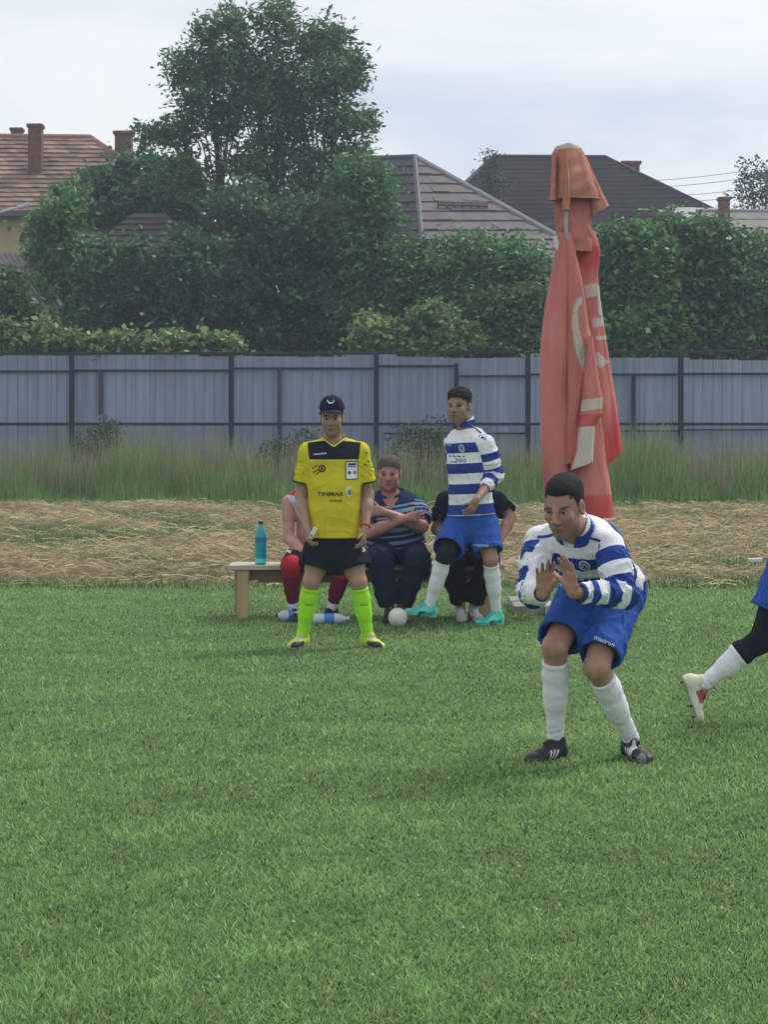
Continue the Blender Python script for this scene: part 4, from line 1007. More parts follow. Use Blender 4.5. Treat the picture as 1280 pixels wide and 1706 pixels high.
col = np.array([.15, .20, .08]) * rng.uniform(.6, 1.2, (n, 1)); c2 = np.array([.36, .35, .20]) * rng.uniform(.6, 1.2, (n, 1))
blade_mesh('grass_seed_stalks', x, y, 0, hh, rng.uniform(.007, .013, n), rng.normal(0, .5, n), np.clip(rng.normal(.15, .10, n), 0, .5), col, c2, M_grass, bend=.2)

# ================================================================ FENCE
FY = 42.0; fx = lambda px: (px - PX0) * FY / F; fz = lambda py: CH - (py - PY0) * FY / F
M_frame = mat('fence_steel', (.006, .009, .018), .5, .15, 6, spec=.4); M_sheet = mat('blue_sheet', (.185, .235, .345), .42, .12, 1.5, .05, 20, spec=.5, stretch=(6, 6, .5)); M_sheet2 = mat('back_frame', (.05, .062, .085), .6)
fence = tag(empty('steel_fence', (0, FY, 0)), 'dark steel frame fence with blue corrugated sheeting behind tall grass', 'fence')
posts = [-149, 119, 385, 627, 880, 1135, 1390]
for px in posts:
    mb = MB(); mb.box((fx(px), FY, fz(586) / 2), (.105, .09, fz(586)), bev=.006); mb.build('post', M_frame, fence)
for i in range(len(posts) - 1):
    a, b = fx(posts[i]) + .052, fx(posts[i + 1]) - .052
    for py, th in ((589 if i < 3 else 586.5, .055), (706.5, .06)):
        mb = MB(); dy = .3 if i in (2,) else 0; mb.box(((a + b) / 2, FY, fz(py)), (b - a, .05, th), bev=.004); mb.build('rail', M_frame, fence)
# sheeting a little way behind, with its own rails and short posts
SY = FY + .35; gx = lambda px: (px - PX0) * SY / F; gz = lambda py: CH - (py - PY0) * SY / F
M_sheets = [mat('blue_sheet_%s' % q, tuple(np.array([.265, .32, .435]) * f), .42, .16, 1.2, .08, 20, spec=.5, stretch=(9, 9, .5)) for q, f in (('a', 1), ('b', .9), ('c', 1.08), ('d', .97))]
pw = 1.02; x0 = gx(-160); k = 0
while x0 + pw * k < gx(1440):
    xa = x0 + pw * k; top = gz(592) if xa < gx(740) else gz(598); top += rng.uniform(-.04, .03); nr = 5; seg = []
    for r in range(nr):
        w0 = pw / nr; for_ = ((0, 0), (.34, 0), (.36, -.032), (.50, -.032), (.52, 0))
        for t, d in for_: seg.append((xa + w0 * (r + t), d))
    seg.append((xa + pw - .004, 0)); dpt = .0 if k % 2 else .004; tilt = rng.normal(0, .004)
    vs = []; fs = []
    for zz in (0.0, top):
        for sx, d in seg: vs.append((sx, SY + d + dpt + tilt * zz, zz))
    m = len(seg)
    for i in range(m - 1): fs.append((i, i + 1, m + i + 1, m + i))
    mb = MB(); mb.add(vs, fs); mb.build('sheet', M_sheets[int(rng.integers(0, 4))], fence); k += 1
def rail2(pa, pb, py, th=.06, slope=0):
    mb = MB(); a, b = gx(pa), gx(pb); z = gz(py); mb.add([(x, SY - .06 - d, zz + q) for x, zz in ((a, z), (b, z + slope)) for d in (0, .035) for q in (-th / 2, th / 2)], [(0, 1, 3, 2), (4, 6, 7, 5), (0, 4, 5, 1), (2, 3, 7, 6), (0, 2, 6, 4), (1, 5, 7, 3)]); mb.build('back_rail', M_frame, fence)
for a in ((-160, 118, 619), (121, 384, 617.5), (387, 626, 614), (628, 757, 610), (763, 880, 627), (882, 1134, 624), (1136, 1400, 623)): rail2(*a, .045)
for a in ((640, 880, 722), (1000, 1134, 718), (1136, 1300, 716)): rail2(*a, .03)
for px, ya, yb_ in ((760, 606, 720), (1055, 626, 800), (466, 614, 760), (168, 617, 690)):
    mb = MB(); mb.box((gx(px), SY - .1, (gz(ya) + gz(yb_)) / 2), (.085, .05, gz(ya) - gz(yb_)), bev=.004); mb.build('short_post', M_sheet2 if px in (466, 168) else M_frame, fence)
# ================================================================ HOUSES
M_tile = mat('clay_tile', (1, 1, 1), .85, .25, 3, .3, 30, attr=True); M_brick = mat('chimney_brick', (.16, .075, .055), .9, .3, 12, .6, 40); M_conc = mat('concrete', (.30, .30, .28), .9, .2, 8, .5, 50)
M_cream = mat('cream_plaster', (.55, .43, .24), .9, .1, 3, .2, 30); M_wall = mat('grey_plaster', (.32, .30, .28), .9, .12, 3, .2, 30); M_gut = mat('gutter_metal', (.10, .10, .12), .5)
M_metal = mat('metal_tile', (1, 1, 1), .7, .16, 2.5, .1, 20, attr=True, spec=.2); M_slate = mat('dark_slate', (1, 1, 1), .9, .22, 4, .3, 30, attr=True, spec=.1); M_ridge = mat('ridge_metal', (.24, .24, .27), .5, .1)
M_corr = mat('weathered_sheet', (.19, .17, .18), .8, .25, 3, .3, 30); M_glass = mat('window_glass', (.03, .04, .05), .08, .02, spec=.6); M_frame_w = mat('window_frame', (.55, .54, .50), .6)
def slope(parent, eL, eR, rL, rR, n, name, material, base, tile=.30, lift=.035, jit=.12, scallop=.0, rl=None):
    """a roof face made of courses: each course is one part, its tiles raised at the lower edge"""
    eL, eR, rL, rR = [np.array(a, float) for a in (eL, eR, rL, rR)]
    nn = nrm(np.cross(eR - eL, (rL + rR) / 2 - (eL + eR) / 2))
    if nn[2] < 0: nn = -nn
    for i in range(n):
        t0, t1 = i / n, min((i + 1.06) / n, 1.0); a0, b0, a1, b1 = lerp(eL, rL, t0), lerp(eR, rR, t0), lerp(eL, rL, t1), lerp(eR, rR, t1)
        m = max(1, int(np.linalg.norm(b0 - a0) / tile)); mb = MB()
        for q in range(m):
            u0, u1 = q / m, (q + 1) / m; l = lift * (1 + rng.uniform(-.25, .35)); d = nn * l; dd = nn * .006
            p = [lerp(a0, b0, u0) + d, lerp(a0, b0, u1) + d, lerp(a1, b1, u1) + dd, lerp(a1, b1, u0) + dd, lerp(a0, b0, u0) - nn * .01, lerp(a0, b0, u1) - nn * .01]
            mb.cur = tuple(np.clip(np.array(base) * math.exp(rng.normal(0, jit)) * np.array([1, rng.uniform(.92, 1.06), rng.uniform(.9, 1.08)]), .004, .9)); mb.add(p, [(0, 1, 2, 3), (4, 5, 1, 0)])
        if abs(mb.c[0][0] - 1) < 1e-6: mb.c[0] = (.99, 1, 1)
        mb.build(name, material, parent)
def solid(parent, pts, faces, name, m):
    mb = MB(); mb.add(pts, faces); return mb.build(name, m, parent)
def chimney(parent, c, wx, wy, z0, z1, m=None, cap=True):
    mb = MB(); mb.box((c[0], c[1], (z0 + z1) / 2), (wx, wy, z1 - z0), bev=.01); o = mb.build('chimney', m or M_brick, parent)
    if cap: mb = MB(); mb.box((c[0], c[1], z1 + .045), (wx * 1.22, wy * 1.22, .12), bev=.02); mb.build('chimney_cap', M_brick if m is None else m, o)
    return o
def window(parent, c, wd, hg, fy=-1):
    mb = MB(); 
    for sx in (-1, 1): mb.box((c[0] + sx * (wd / 2 + .03), c[1], c[2]), (.06, .06, hg + .12))
    for sz in (-1, 1): mb.box((c[0], c[1], c[2] + sz * (hg / 2 + .03)), (wd, .058, .06))
    mb.box((c[0], c[1], c[2]), (.05, .05, hg)); o = mb.build('window', M_frame_w, parent)
    for sx in (-1, 1): mb = MB(); mb.box((c[0] + sx * (wd / 4 + .0125), c[1] + .01, c[2]), (wd / 2 - .03, .015, hg)); mb.build('pane', M_glass, o)

# tiled house on the left
Y0 = 60.0; h1 = empty('tiled_house', (W(20, 400, Y0 + 4)[0], Y0 + 4, 0)); tag(h1, 'cream house with orange clay tile roof and brick chimneys at the left edge', 'house')
eL, eR, rL, rR = W(-330, 352, Y0), W(330, 352, Y0), W(-330, 224, Y0 + 3.6), W(150, 229, Y0 + 3.6); er2 = W(330, 352, Y0) + [0, 7.4, 0]
slope(h1, eL, eR, rL, rR, 17, 'tile_course', M_tile, (.225, .148, .115), .26, .045, .20)
slope(h1, eR, er2, rR, rR + [.02, .02, 0], 17, 'tile_course', M_tile, (.22, .145, .115), .26, .045, .20)
slope(h1, er2, eL + [0, 7.4, 0], rR, rL, 6, 'tile_course', M_tile, (.30, .15, .10), .8, .05, .2)
mb = MB(); mb.tube([rL, rR], .10, 8); mb.tube([rR, eR], .09, 8); mb.build('ridge', mat('ridge_tile', (.30, .15, .10), .85, .25, 10), h1)
solid(h1, [eL * [1, 1, 0] + [0, .5, 0], eR * [1, 1, 0] + [-.5, .5, 0], eR + [-.5, .5, 0], eL + [0, .5, 0], eR * [1, 1, 0] + [-.5, 6.9, 0], eR + [-.5, 6.9, 0], eL * [1, 1, 0] + [0, 6.9, 0], eL + [0, 6.9, 0]], [(0, 1, 2, 3), (1, 4, 5, 2), (4, 6, 7, 5), (6, 0, 3, 7)], 'wall', M_cream)
mb = MB(); mb.box((eL + eR) / 2 + [0, -.05, -.08], (eR[0] - eL[0], .14, .14)); mb.build('gutter', M_gut, h1)
mb = MB(); mb.box((eL + eR) / 2 + [-.2, .30, -.17], (eR[0] - eL[0] - .8, .5, .06)); mb.build('eave_board', mat('eave_board', (.22, .18, .17), .8), h1)
window(h1, W(75, 400, Y0 + .47), 1.0, 1.3); window(h1, W(-70, 420, Y0 + .47), 1.0, 1.3)
ya = Y0 + 1.9; chimney(h1, W(59, 240, ya), .40, .40, W(0, 292, ya)[2] - .3, W(0, 213, ya)[2]); ya = Y0 + 4.4; chimney(h1, W(28, 240, ya), .34, .34, W(0, 260, ya)[2], W(0, 219, ya)[2]); ya = Y0 + 3.2; chimney(h1, W(206, 240, ya), .50, .5, W(0, 300, ya)[2], W(0, 225, ya)[2])

# small brown-roofed house half lost in the trees
Y1 = 49.8; h2 = empty('brown_roof_house', (W(250, 400, Y1 + 3)[0], Y1 + 3, 0)); tag(h2, 'low house with brown hipped roof glimpsed between the big trees', 'house')
a, b, r0, r1 = W(105, 455, Y1), W(375, 452, Y1), W(222, 356, Y1 + 2.6), W(275, 356, Y1 + 2.6)
slope(h2, a, b, r0, r1, 10, 'roof_course', M_metal, (.085, .070, .068), .9, .04, .06); slope(h2, b, b + [0, 5.4, 0], r1, r1 + [0, .02, 0], 10, 'roof_course', M_metal, (.085, .070, .068), .9, .04, .06); slope(h2, a + [0, 5.4, 0], a, r0 + [0, .02, 0], r0, 10, 'roof_course', M_metal, (.085, .070, .068), .9, .04, .06)
mb = MB(); mb.box(((a + b) / 2 * [1, 0, 0] + [0, Y1 + 2.8, a[2] / 2]), (b[0] - a[0] - .9, 4.6, a[2])); mb.build('wall', M_wall, h2)

# metal-tiled house
Yn = 56.5; h3 = empty('metal_roof_house', (W(720, 400, Yn + 4)[0], Yn + 4, 0)); tag(h3, 'house with mauve metal tile roof and pale hip ridge right of the tall tree', 'house')
Cn, Rr, Ee = W(706, 436, Yn), W(990, 432, Yn + 3.5), W(691, 263, Yn + 6.2); Lf = W(470, 440, Yn + 8.5); Es = W(560, 266, Yn + 11)
slope(h3, Cn, Rr, Ee, Ee + [.03, 0, 0], 11, 'roof_course', M_metal, (.118, .102, .105), .55, .06, .05); slope(h3, Lf, Cn, Es, Ee, 11, 'roof_course', M_metal, (.070, .055, .078), .55, .06, .05)  # lit right face, shaded left face: the difference is put into the base colours
mb = MB(); mb.tube([Ee + [0, 0, .03], Rr + [0, 0, .05]], .11, 8); mb.build('hip_ridge', M_ridge, h3); mb = MB(); mb.tube([Ee + [0, 0, .03], Cn + [0, 0, .05]], .075, 8); mb.build('hip_ridge', mat('dark_ridge', (.06, .055, .075), .5), h3); mb = MB(); mb.tube([Es + [0, 0, .03], Ee + [0, 0, .05]], .07, 8); mb.build('ridge', mat('dark_ridge', (.06, .055, .075), .5), h3)
def onslope(px, py, A_, B_, C_):
    n_ = np.cross(B_ - A_, C_ - A_); d = W(px, py, 1.0) - [0, 0, CH]; o_ = np.array([0, 0, CH]); t = ((A_ - o_) @ n_) / (d @ n_); return o_ + d * t
p, q = onslope(730, 348, Cn, Rr, Ee), onslope(812, 350, Cn, Rr, Ee); mb = MB(); mb.tube([p + [0, -.06, .12], q + [0, -.06, .12]], .045, 6); mb.tube([p + [0, -.06, .21], q + [0, -.06, .21]], .03, 6)
for t in np.linspace(0, 1, 7): mb.tube([lerp(p, q, t), lerp(p, q, t) + [0, -.06, .22]], .025, 5)
mb.build('snow_guard', mat('snow_guard', (.09, .07, .08), .6), h3)
back = Rr + (Lf - Cn); solid(h3, [Cn * [1, 1, 0], Rr * [1, 1, 0], Rr - [0, 0, .1], Cn - [0, 0, .1], Lf * [1, 1, 0], Lf - [0, 0, .1], back * [1, 1, 0], back - [0, 0, .1]], [(0, 1, 2, 3), (4, 0, 3, 5), (6, 4, 5, 7), (1, 6, 7, 2)], 'wall', M_wall)
solid(h3, [Rr, back, Es, Ee], [(0, 1, 2, 3)], 'roof_back', M_ridge); solid(h3, [Lf, Es, back], [(0, 1, 2)], 'roof_back', M_ridge)

# slate-roofed house
Y3 = 70.0; h4 = empty('slate_roof_house', (W(960, 380, Y3 + 4)[0], Y3 + 4, 0)); tag(h4, 'large house with dark slate roof and brick chimney behind the parasol top', 'house')
eL, eR, rL, rR = W(700, 375, Y3), W(1225, 366, Y3), W(822, 261, Y3 + 4.5), W(1010, 262, Y3 + 4.5); eL2, eR2 = eL + [0, 9, 0], eR + [0, 9, 0]; mL = lerp(eL, rL, .86) ; 
slope(h4, eL, eR, rL, rR, 15, 'slate_course', M_slate, (.022, .018, .017), .45, .02, .07); slope(h4, eR, eR2, rR, rR + [0, .02, 0], 15, 'slate_course', M_slate, (.022, .018, .017), .45, .02, .07); slope(h4, eL2, eL, rL + [0, .02, 0], rL, 15, 'slate_course', M_slate, (.022, .018, .017), .45, .02, .07)
solid(h4, [eR2, eL2, rL, rR], [(0, 1, 2, 3)], 'roof_back', M_ridge)
mb = MB(); mb.tube([rL, rR], .09, 8); mb.tube([rR, eR], .07, 8); mb.tube([rL, eL], .07, 8); mb.build('ridge', mat('slate_ridge', (.05, .045, .05), .7), h4)
mb = MB(); mb.box((eL + eR) / 2 * [1, 0, 0] + [0, Y3 + 4.5, eR[2] / 2 - .1], (eR[0] - eL[0] - 1.0, 8.2, eR[2] - .2)); mb.build('wall', M_wall, h4)
mb = MB(); mb.add([eL + [0, -.1, -.12], eR + [0, -.1, -.12], eR + [0, -.1, .0], eL + [0, -.1, .0]], [(0, 1, 2, 3)]); mb.build('gutter', M_gut, h4)
ya = Y3 + 4.6; chimney(h4, W(1051, 290, ya), .62, .5, W(0, 310, ya)[2] - .4, W(0, 274, ya)[2])

# grey roofs at the right edge
Y4 = 64.0; h5 = empty('grey_roof_house', (W(1240, 400, Y4 + 3)[0], Y4 + 3, 0)); tag(h5, 'low grey sheet-roofed outbuilding with brick chimney at the right edge', 'house')
eL, eR, rL, rR = W(1120, 425, Y4), W(1430, 425, Y4), W(1160, 352, Y4 + 3), W(1430, 352, Y4 + 3)
slope(h5, eL, eR, rL, rR, 5, 'roof_sheet', M_metal, (.22, .21, .21), .9, .03, .08); slope(h5, eL + [0, 6, 0], eL, rL + [0, .02, 0], rL, 5, 'roof_sheet', M_metal, (.34, .34, .36), .9, .03, .08)
mb = MB(); mb.box((eL + eR) / 2 * [1, 0, 0] + [0, Y4 + 3, eR[2] / 2], (eR[0] - eL[0] - .6, 5.4, eR[2])); mb.build('wall', M_wall, h5)
mb = MB(); mb.tube([rL, rR], .08, 8); mb.build('ridge', M_ridge, h5)
ya = Y4 + 2.4; chimney(h5, W(1207, 350, ya), .34, .34, W(0, 400, ya)[2], W(0, 334, ya)[2])
Y5 = 66.5; h5b = empty('pale_roof_house', (W(1150, 380, Y5 + 2)[0], Y5 + 2, 0)); tag(h5b, 'pale low-pitched grey roof behind the hedge right of the slate house', 'house')
eL, eR, rL, rR = W(1100, 380, Y5), W(1212, 378, Y5), W(1125, 345, Y5 + 2.5), W(1196, 347, Y5 + 2.5)
slope(h5b, eL, eR, rL, rR, 3, 'roof_sheet', M_metal, (.40, .40, .42), .9, .03, .06); solid(h5b, [eL + [0, 5, 0], eR + [0, 5, 0], rR, rL], [(0, 1, 2, 3)], 'roof_back', M_ridge)
mb = MB(); mb.box((eL + eR) / 2 * [1, 0, 0] + [0, Y5 + 2.5, eR[2] / 2 - .02], (eR[0] - eL[0] - .4, 4.6, eR[2])); mb.build('wall', M_wall, h5b)

# shed with corrugated roof at the left edge
Y6 = 48.0; sh = empty('corrugated_shed', (W(20, 500, Y6 + 2)[0], Y6 + 2, 0)); tag(sh, 'shed with weathered grey corrugated roof in the bushes at the left edge', 'shed')
def corr(a, b, c, d, n, name):      # a-b ridge, d-c eave; ribs run from ridge to eave
    mb = MB(); nn = nrm(np.cross(b - a, d - a)); nn = nn if nn[2] > 0 else -nn; vs = []
    for i in range(n * 4 + 1):
        t = i / (n * 4); o_ = nn * .035 * math.sin(i * math.pi / 2); vs += [lerp(a, b, t) + o_, lerp(d, c, t) + o_]
    mb.add(vs, [(2 * i, 2 * i + 2, 2 * i + 3, 2 * i + 1) for i in range(n * 4)]); mb.build(name, M_corr, sh)
ra, rb, ec, ed = W(-190, 418, Y6 + 2.4), W(42, 422, Y6 + 2.4), W(104, 483, Y6 + .2), W(-130, 520, Y6 + .2)
ec = W(104, 515, Y6); corr(ra, rb, ec, ed, 26, 'roof_sheet'); corr(W(-190, 500, Y6 - .1), W(92, 520, Y6 - .1), W(118, 560, Y6 - 1.2), W(-160, 560, Y6 - 1.2), 26, 'roof_sheet')
mb = MB(); mb.tube([rb + [0, 0, .05], ec + [0, 0, .06]], .06, 6); mb.build('verge', mat('verge_board', (.30, .30, .30), .8), sh)
mb = MB(); mb.box((W(-40, 0, Y6)[0], Y6 + 1.6, 1.6), (3.4, 2.8, 3.2)); mb.build('wall', mat('shed_wall', (.20, .17, .14), .9, .2), sh)

# street lamp whose arm reaches in from the left
YL = 54.0; lamp = empty('street_lamp', (W(-60, 345, YL)[0], YL, 0)); tag(lamp, 'street lamp arm with pale grey head in front of the tiled house', 'street lamp')
mb = MB(); pz = W(-60, 372, YL); mb.tube([(pz[0], YL, 0), (pz[0], YL, pz[2])], [.09, .06], 10); mb.build('pole', M_conc, lamp)
M_lamp = mat('lamp_metal', (.50, .52, .55), .4); mb = MB(); mb.tube([pz, W(-30, 362, YL), W(30, 345, YL)], .035, 8); mb.build('arm', M_lamp, lamp)
mb = MB(); a, b = W(30, 346, YL), W(50, 340, YL); d = nrm(b - a); mb.box((a + b) / 2, (.36, .2, .10), x=d, z=nrm(np.cross(d, [0, 1, 0]) * -1), bev=.02); mb.build('lamp_head', M_lamp, lamp)
# overhead cables at the right
M_cable = mat('cable', (.05, .055, .07), .7)
for i, (a, b) in enumerate(((292, 262), (303, 276), (318, 297), (328, 311))):
    Yc = 74 + i * .6; p, q = W(1040, a + 12, Yc), W(1420, b - 16, Yc); mb = MB(); mb.tube([lerp(p, q, t) - np.array([0, 0, .25 * math.sin(math.pi * t)]) for t in np.linspace(0, 1, 9)], .010, 5)
    o = mb.build('overhead_cable', M_cable); tag(o, ('topmost', 'second from the top', 'third from the top', 'lowest')[i] + ' of the thin overhead cables beside the slate house', 'cable', 'overhead cables at the right')
for px in (1440, 1000):
    p = W(px, 250, 75.0); mb = MB(); mb.tube([(p[0], 75.0, 0), (p[0], 75.0, W(0, 258 if px > 1200 else 305, 75)[2])], [.14, .09], 8); mb.box((p[0], 75, W(0, 275 if px > 1200 else 312, 75)[2]), (.08, 2.4, .1)); o = mb.build('utility_pole', M_conc); tag(o, 'concrete pole carrying the cables ' + ('beyond the right edge' if px > 1200 else 'hidden behind the slate house'), 'pole')

# ================================================================ TREES AND SHRUBS
M_bark = mat('bark', (.060, .048, .038), .95, .3, 6, .8, 25, stretch=(1, 1, .3))
_lm = {}
def leafmat(key, tl=.32): 
    return mat('foliage_' + key, (1, 1, 1), .5, .12, 2, attr=True, spec=.3, transl=tl)
def plant(name, label, cat, lobes, Yc, depth, base, nleaf, leaf=(.15, .07), group=None, clump=.32, per=26, trunk=None, hollow=.55, droop=.25, mk='leaf', tipl=1.35, stemr=.1):
    """lobes: (px, py, rx, ry) ovals of the crown as seen; leaves sit in clumps through each lobe's volume"""
    s_ = F / Yc; L3 = []
    for px, py, rx, ry in lobes:
        c = W(px, py, Yc); L3.append((c + [0, rng.uniform(-.3, .3) * depth, 0], np.array([rx / s_, max(depth, .4 * rx / s_), ry / s_])))
    vol = np.array([np.prod(r) ** .75 for _, r in L3]); cnt = np.maximum((nleaf / per * vol / vol.sum()), 2).astype(int)
    cs = []
    for (c, r), k in zip(L3, cnt):
        d = rng.normal(size=(k, 3)); d /= np.linalg.norm(d, axis=1)[:, None]; rad = hollow + (1 - hollow) * rng.random(k) ** .6
        d[:, 1] *= 1; cs.append(c + d * rad[:, None] * r * (1 + .10 * rng.normal(size=(k, 1))))
    cs = np.concatenate(cs); cs = cs[cs[:, 2] > .15]; nc = len(cs)
    ctint = np.exp(rng.normal(0, .24, nc)); ctw = rng.normal(0, .08, nc)
    csz = clump * np.exp(rng.normal(0, .25, nc))
    ci = np.repeat(np.arange(nc), per); n = len(ci)
    off = rng.normal(size=(n, 3)) * csz[ci][:, None] * np.array([.62, .62, .42]); p = cs[ci] + off
    p[:, 2] -= droop * (off[:, 0] ** 2 + off[:, 1] ** 2)
    k = p[:, 2] > .03; p = p[k]; ci = ci[k]; off = off[k]; n = len(p)
    ax = rng.normal(size=(n, 3)); ax[:, 2] = ax[:, 2] * .55 - .25; ax /= np.linalg.norm(ax, axis=1)[:, None]
    nn = rng.normal(size=(n, 3)) * .75; nn[:, 2] += .9; sd = np.cross(ax, nn); sd /= (np.linalg.norm(sd, axis=1)[:, None] + 1e-6)
    ln = leaf[0] * np.exp(rng.normal(0, .22, n))[:, None]; wd = leaf[1] * np.exp(rng.normal(0, .2, n))[:, None]
    V = np.stack([p - ax * ln / 2, p + sd * wd / 2 - ax * ln * .05, p + ax * ln / 2, p - sd * wd / 2 - ax * ln * .05], 1).reshape(-1, 3)
    Q = np.arange(n * 4).reshape(-1, 4)
    col = np.array(base) * (ctint[ci] * np.exp(rng.normal(0, .26, n)))[:, None]; col[:, 0] *= 1 + 1.2 * ctw[ci] + .1 * rng.normal(size=n)
    col = np.clip(col, .004, .5)
    zlo = min(c[2] - r[2] for c, r in L3); base_x = np.average([c[0] for c, _ in L3], weights=vol); yb0 = Yc
    root = empty(name, (base_x, yb0, 0)); tag(root, label, cat, group)
    mesh_np('crown', V, Q, leafmat(mk), (base_x, yb0, max(zlo, 0)), root, col=np.repeat(col, 4, 0))
    # trunk and limbs reaching to the clumps
    mb = MB(); trunks = trunk or [(base_x, .0)]
    topz = max(c[2] for c, _ in L3)
    for bx, lean in trunks:
        pts = []; H_ = topz * .92
        for t in np.linspace(0, 1, 7): pts.append(np.array([bx + lean * t + .10 * math.sin(5 * t + bx), yb0 + .12 * math.sin(4 * t + 2 * bx), H_ * t]))
        mb.tube(pts, [stemr * (1 - .8 * t) + .012 for t in np.linspace(0, 1, 7)], 8)
        sel = rng.choice(nc, min(nc, 46), replace=False)
        for c in cs[sel]:
            t = np.clip((c[2] / H_ - .12) * .75, .08, .9); st = lerp(pts[int(t * 6)], pts[min(int(t * 6) + 1, 6)], t * 6 % 1)
            if np.linalg.norm(c - st) > 4.0: continue
            mid = lerp(st, c, .5) + [0, 0, .12 * np.linalg.norm(c - st)]; r0 = stemr * .38 * (1 - .6 * t)
            mb.tube([st, mid, c], [r0, r0 * .6, .012], 5, cap=False)
    mb.build('trunk', M_bark, root, smooth=True)
    return root
DG = (.080, .165, .066); MG = (.108, .225, .068); LG = (.085, .150, .042); PG = (.175, .255, .090); BG = (.064, .145, .068)
TG = 'trees behind the fence'
plant('ash_tree', 'tallest tree, airy dark crown rising against the sky', 'tree',
      [(300, 110, 26, 40), (330, 170, 40, 38), (388, 40, 38, 34), (395, 105, 55, 50), (462, 38, 40, 40), (455, 120, 60, 62), (515, 70, 30, 40), (345, 110, 40, 50), (340, 55, 20, 22), (420, 165, 70, 45), (510, 160, 50, 50), (552, 60, 36, 42), (560, 125, 46, 55), (590, 110, 20, 40), (300, 215, 36, 32), (370, 200, 42, 38), (470, 205, 55, 45), (565, 205, 50, 42), (610, 200, 20, 24), (255, 225, 34, 30), (420, 270, 60, 42), (520, 275, 70, 50), (590, 260, 34, 36), (300, 290, 60, 42), (480, 350, 90, 60)],
      53.0, 1.1, DG, 32000, (.18, .07), TG, clump=.24, per=9, trunk=[(W(430, 0, 53)[0], .55), (W(405, 0, 53)[0], -.9), (W(480, 0, 53)[0], 1.3)], hollow=.15, mk='ash', stemr=.15)
plant('broad_tree', 'dark bushy tree before the tiled roof, directly left of the tallest tree', 'tree', [(175, 310, 45, 36), (230, 290, 45, 38), (280, 330, 55, 45), (150, 350, 40, 36), (210, 350, 50, 40), (330, 360, 60, 60), (300, 290, 40, 30)], 57.0, 1.1, BG, 15000, (.18, .10), TG, mk='broad', stemr=.14, clump=.26)
plant('broad_tree', 'dark low tree in front of the brown roof on the left', 'tree', [(200, 500, 70, 55), (280, 490, 70, 50), (340, 440, 50, 50), (160, 540, 60, 40), (300, 550, 80, 36), (360, 500, 60, 60), (225, 445, 34, 30), (300, 415, 28, 36), (165, 430, 34, 36), (225, 415, 22, 22)], 47.2, 1.0, BG, 15000, (.16, .085), TG, mk='broad', stemr=.10, clump=.26)
plant('young_tree', 'bright green slender tree next to the cream wall on the left', 'tree', [(110, 350, 30, 42), (95, 410, 45, 55), (130, 440, 45, 55), (110, 500, 60, 50), (75, 380, 25, 30)], 49.0, .7, MG, 9000, (.17, .10), TG, mk='young', stemr=.07, clump=.28)
plant('broad_tree', 'dark dense tree under the tallest crown, above the referee', 'tree', [(430, 400, 60, 55), (500, 380, 60, 50), (560, 420, 60, 55), (400, 470, 60, 55), (480, 470, 70, 60), (560, 500, 70, 55), (430, 545, 80, 40), (530, 550, 80, 38), (400, 340, 50, 40)], 48.5, 1.1, BG, 24000, (.16, .085), TG, mk='broad', stemr=.15)
plant('broad_tree', 'mid green tree hiding the left side of the mauve roof', 'tree', [(610, 330, 52, 52), (620, 420, 75, 70), (660, 470, 70, 70), (590, 300, 40, 35), (640, 530, 80, 50), (690, 440, 30, 40)], 47.5, 1.1, (.082, .180, .068), 14000, (.16, .085), TG, mk='broad', stemr=.12)
plant('orchard_tree', 'leafy tree in front of the mauve roof, left of the parasol', 'tree', [(775, 418, 48, 30), (745, 465, 55, 50), (830, 455, 55, 45), (868, 438, 36, 34), (790, 520, 90, 60), (880, 480, 45, 60), (850, 540, 70, 40)], 46.5, 1.0, (.094, .195, .074), 14000, (.15, .085), TG, mk='orchard', stemr=.10)
plant('elder_bush', 'pale green bush above the fence between referee and kicker', 'bush', [(620, 555, 32, 30), (660, 560, 35, 26), (720, 535, 42, 32), (760, 560, 40, 30), (690, 575, 60, 20)], 44.3, .5, PG, 6500, (.14, .09), 'bushes behind the fence', mk='pale', stemr=.05, clump=.2)
plant('elder_bush', 'yellowish green bush above the fence just left of the parasol', 'bush', [(830, 515, 38, 38), (870, 545, 42, 40), (820, 565, 50, 26), (880, 500, 25, 30)], 44.8, .5, (.095, .145, .058), 5200, (.14, .09), 'bushes behind the fence', mk='pale', stemr=.05, clump=.22)
plant('hedge_tree', 'dark tree right beside the parasol pole', 'tree', [(1020, 425, 36, 40), (1030, 480, 50, 55), (1010, 540, 60, 50), (1035, 395, 18, 18)], 46.0, .9, (.078, .170, .066), 9500, (.16, .10), TG, mk='hedge', stemr=.1)
plant('hedge_tree', 'tree with light tips under the slate roof eave', 'tree', [(1080, 420, 42, 36), (1090, 485, 55, 60), (1080, 550, 60, 45), (1065, 392, 18, 18)], 45.4, .9, MG, 12000, (.17, .11), TG, mk='hedge', stemr=.1)
plant('hedge_tree', 'tree with a narrow spire top below the pale roof', 'tree', [(1122, 372, 10, 28), (1135, 425, 34, 36), (1150, 490, 55, 70), (1145, 555, 60, 40), (1155, 390, 25, 25)], 46.4, .9, (.082, .185, .066), 10500, (.16, .10), TG, mk='hedge', stemr=.1, clump=.24)
plant('hedge_tree', 'broad dark tree below the brick chimney on the right', 'tree', [(1205, 410, 38, 32), (1215, 475, 52, 58), (1210, 550, 60, 45), (1185, 388, 18, 20)], 45.6, .9, DG, 12000, (.16, .10), TG, mk='hedge', stemr=.1)
plant('hedge_tree', 'leafy tree cut off by the right edge above the fence', 'tree', [(1270, 430, 34, 34), (1285, 485, 48, 58), (1280, 550, 60, 50), (1330, 450, 50, 70)], 46.2, .9, MG, 10000, (.16, .10), TG, mk='hedge', stemr=.1)
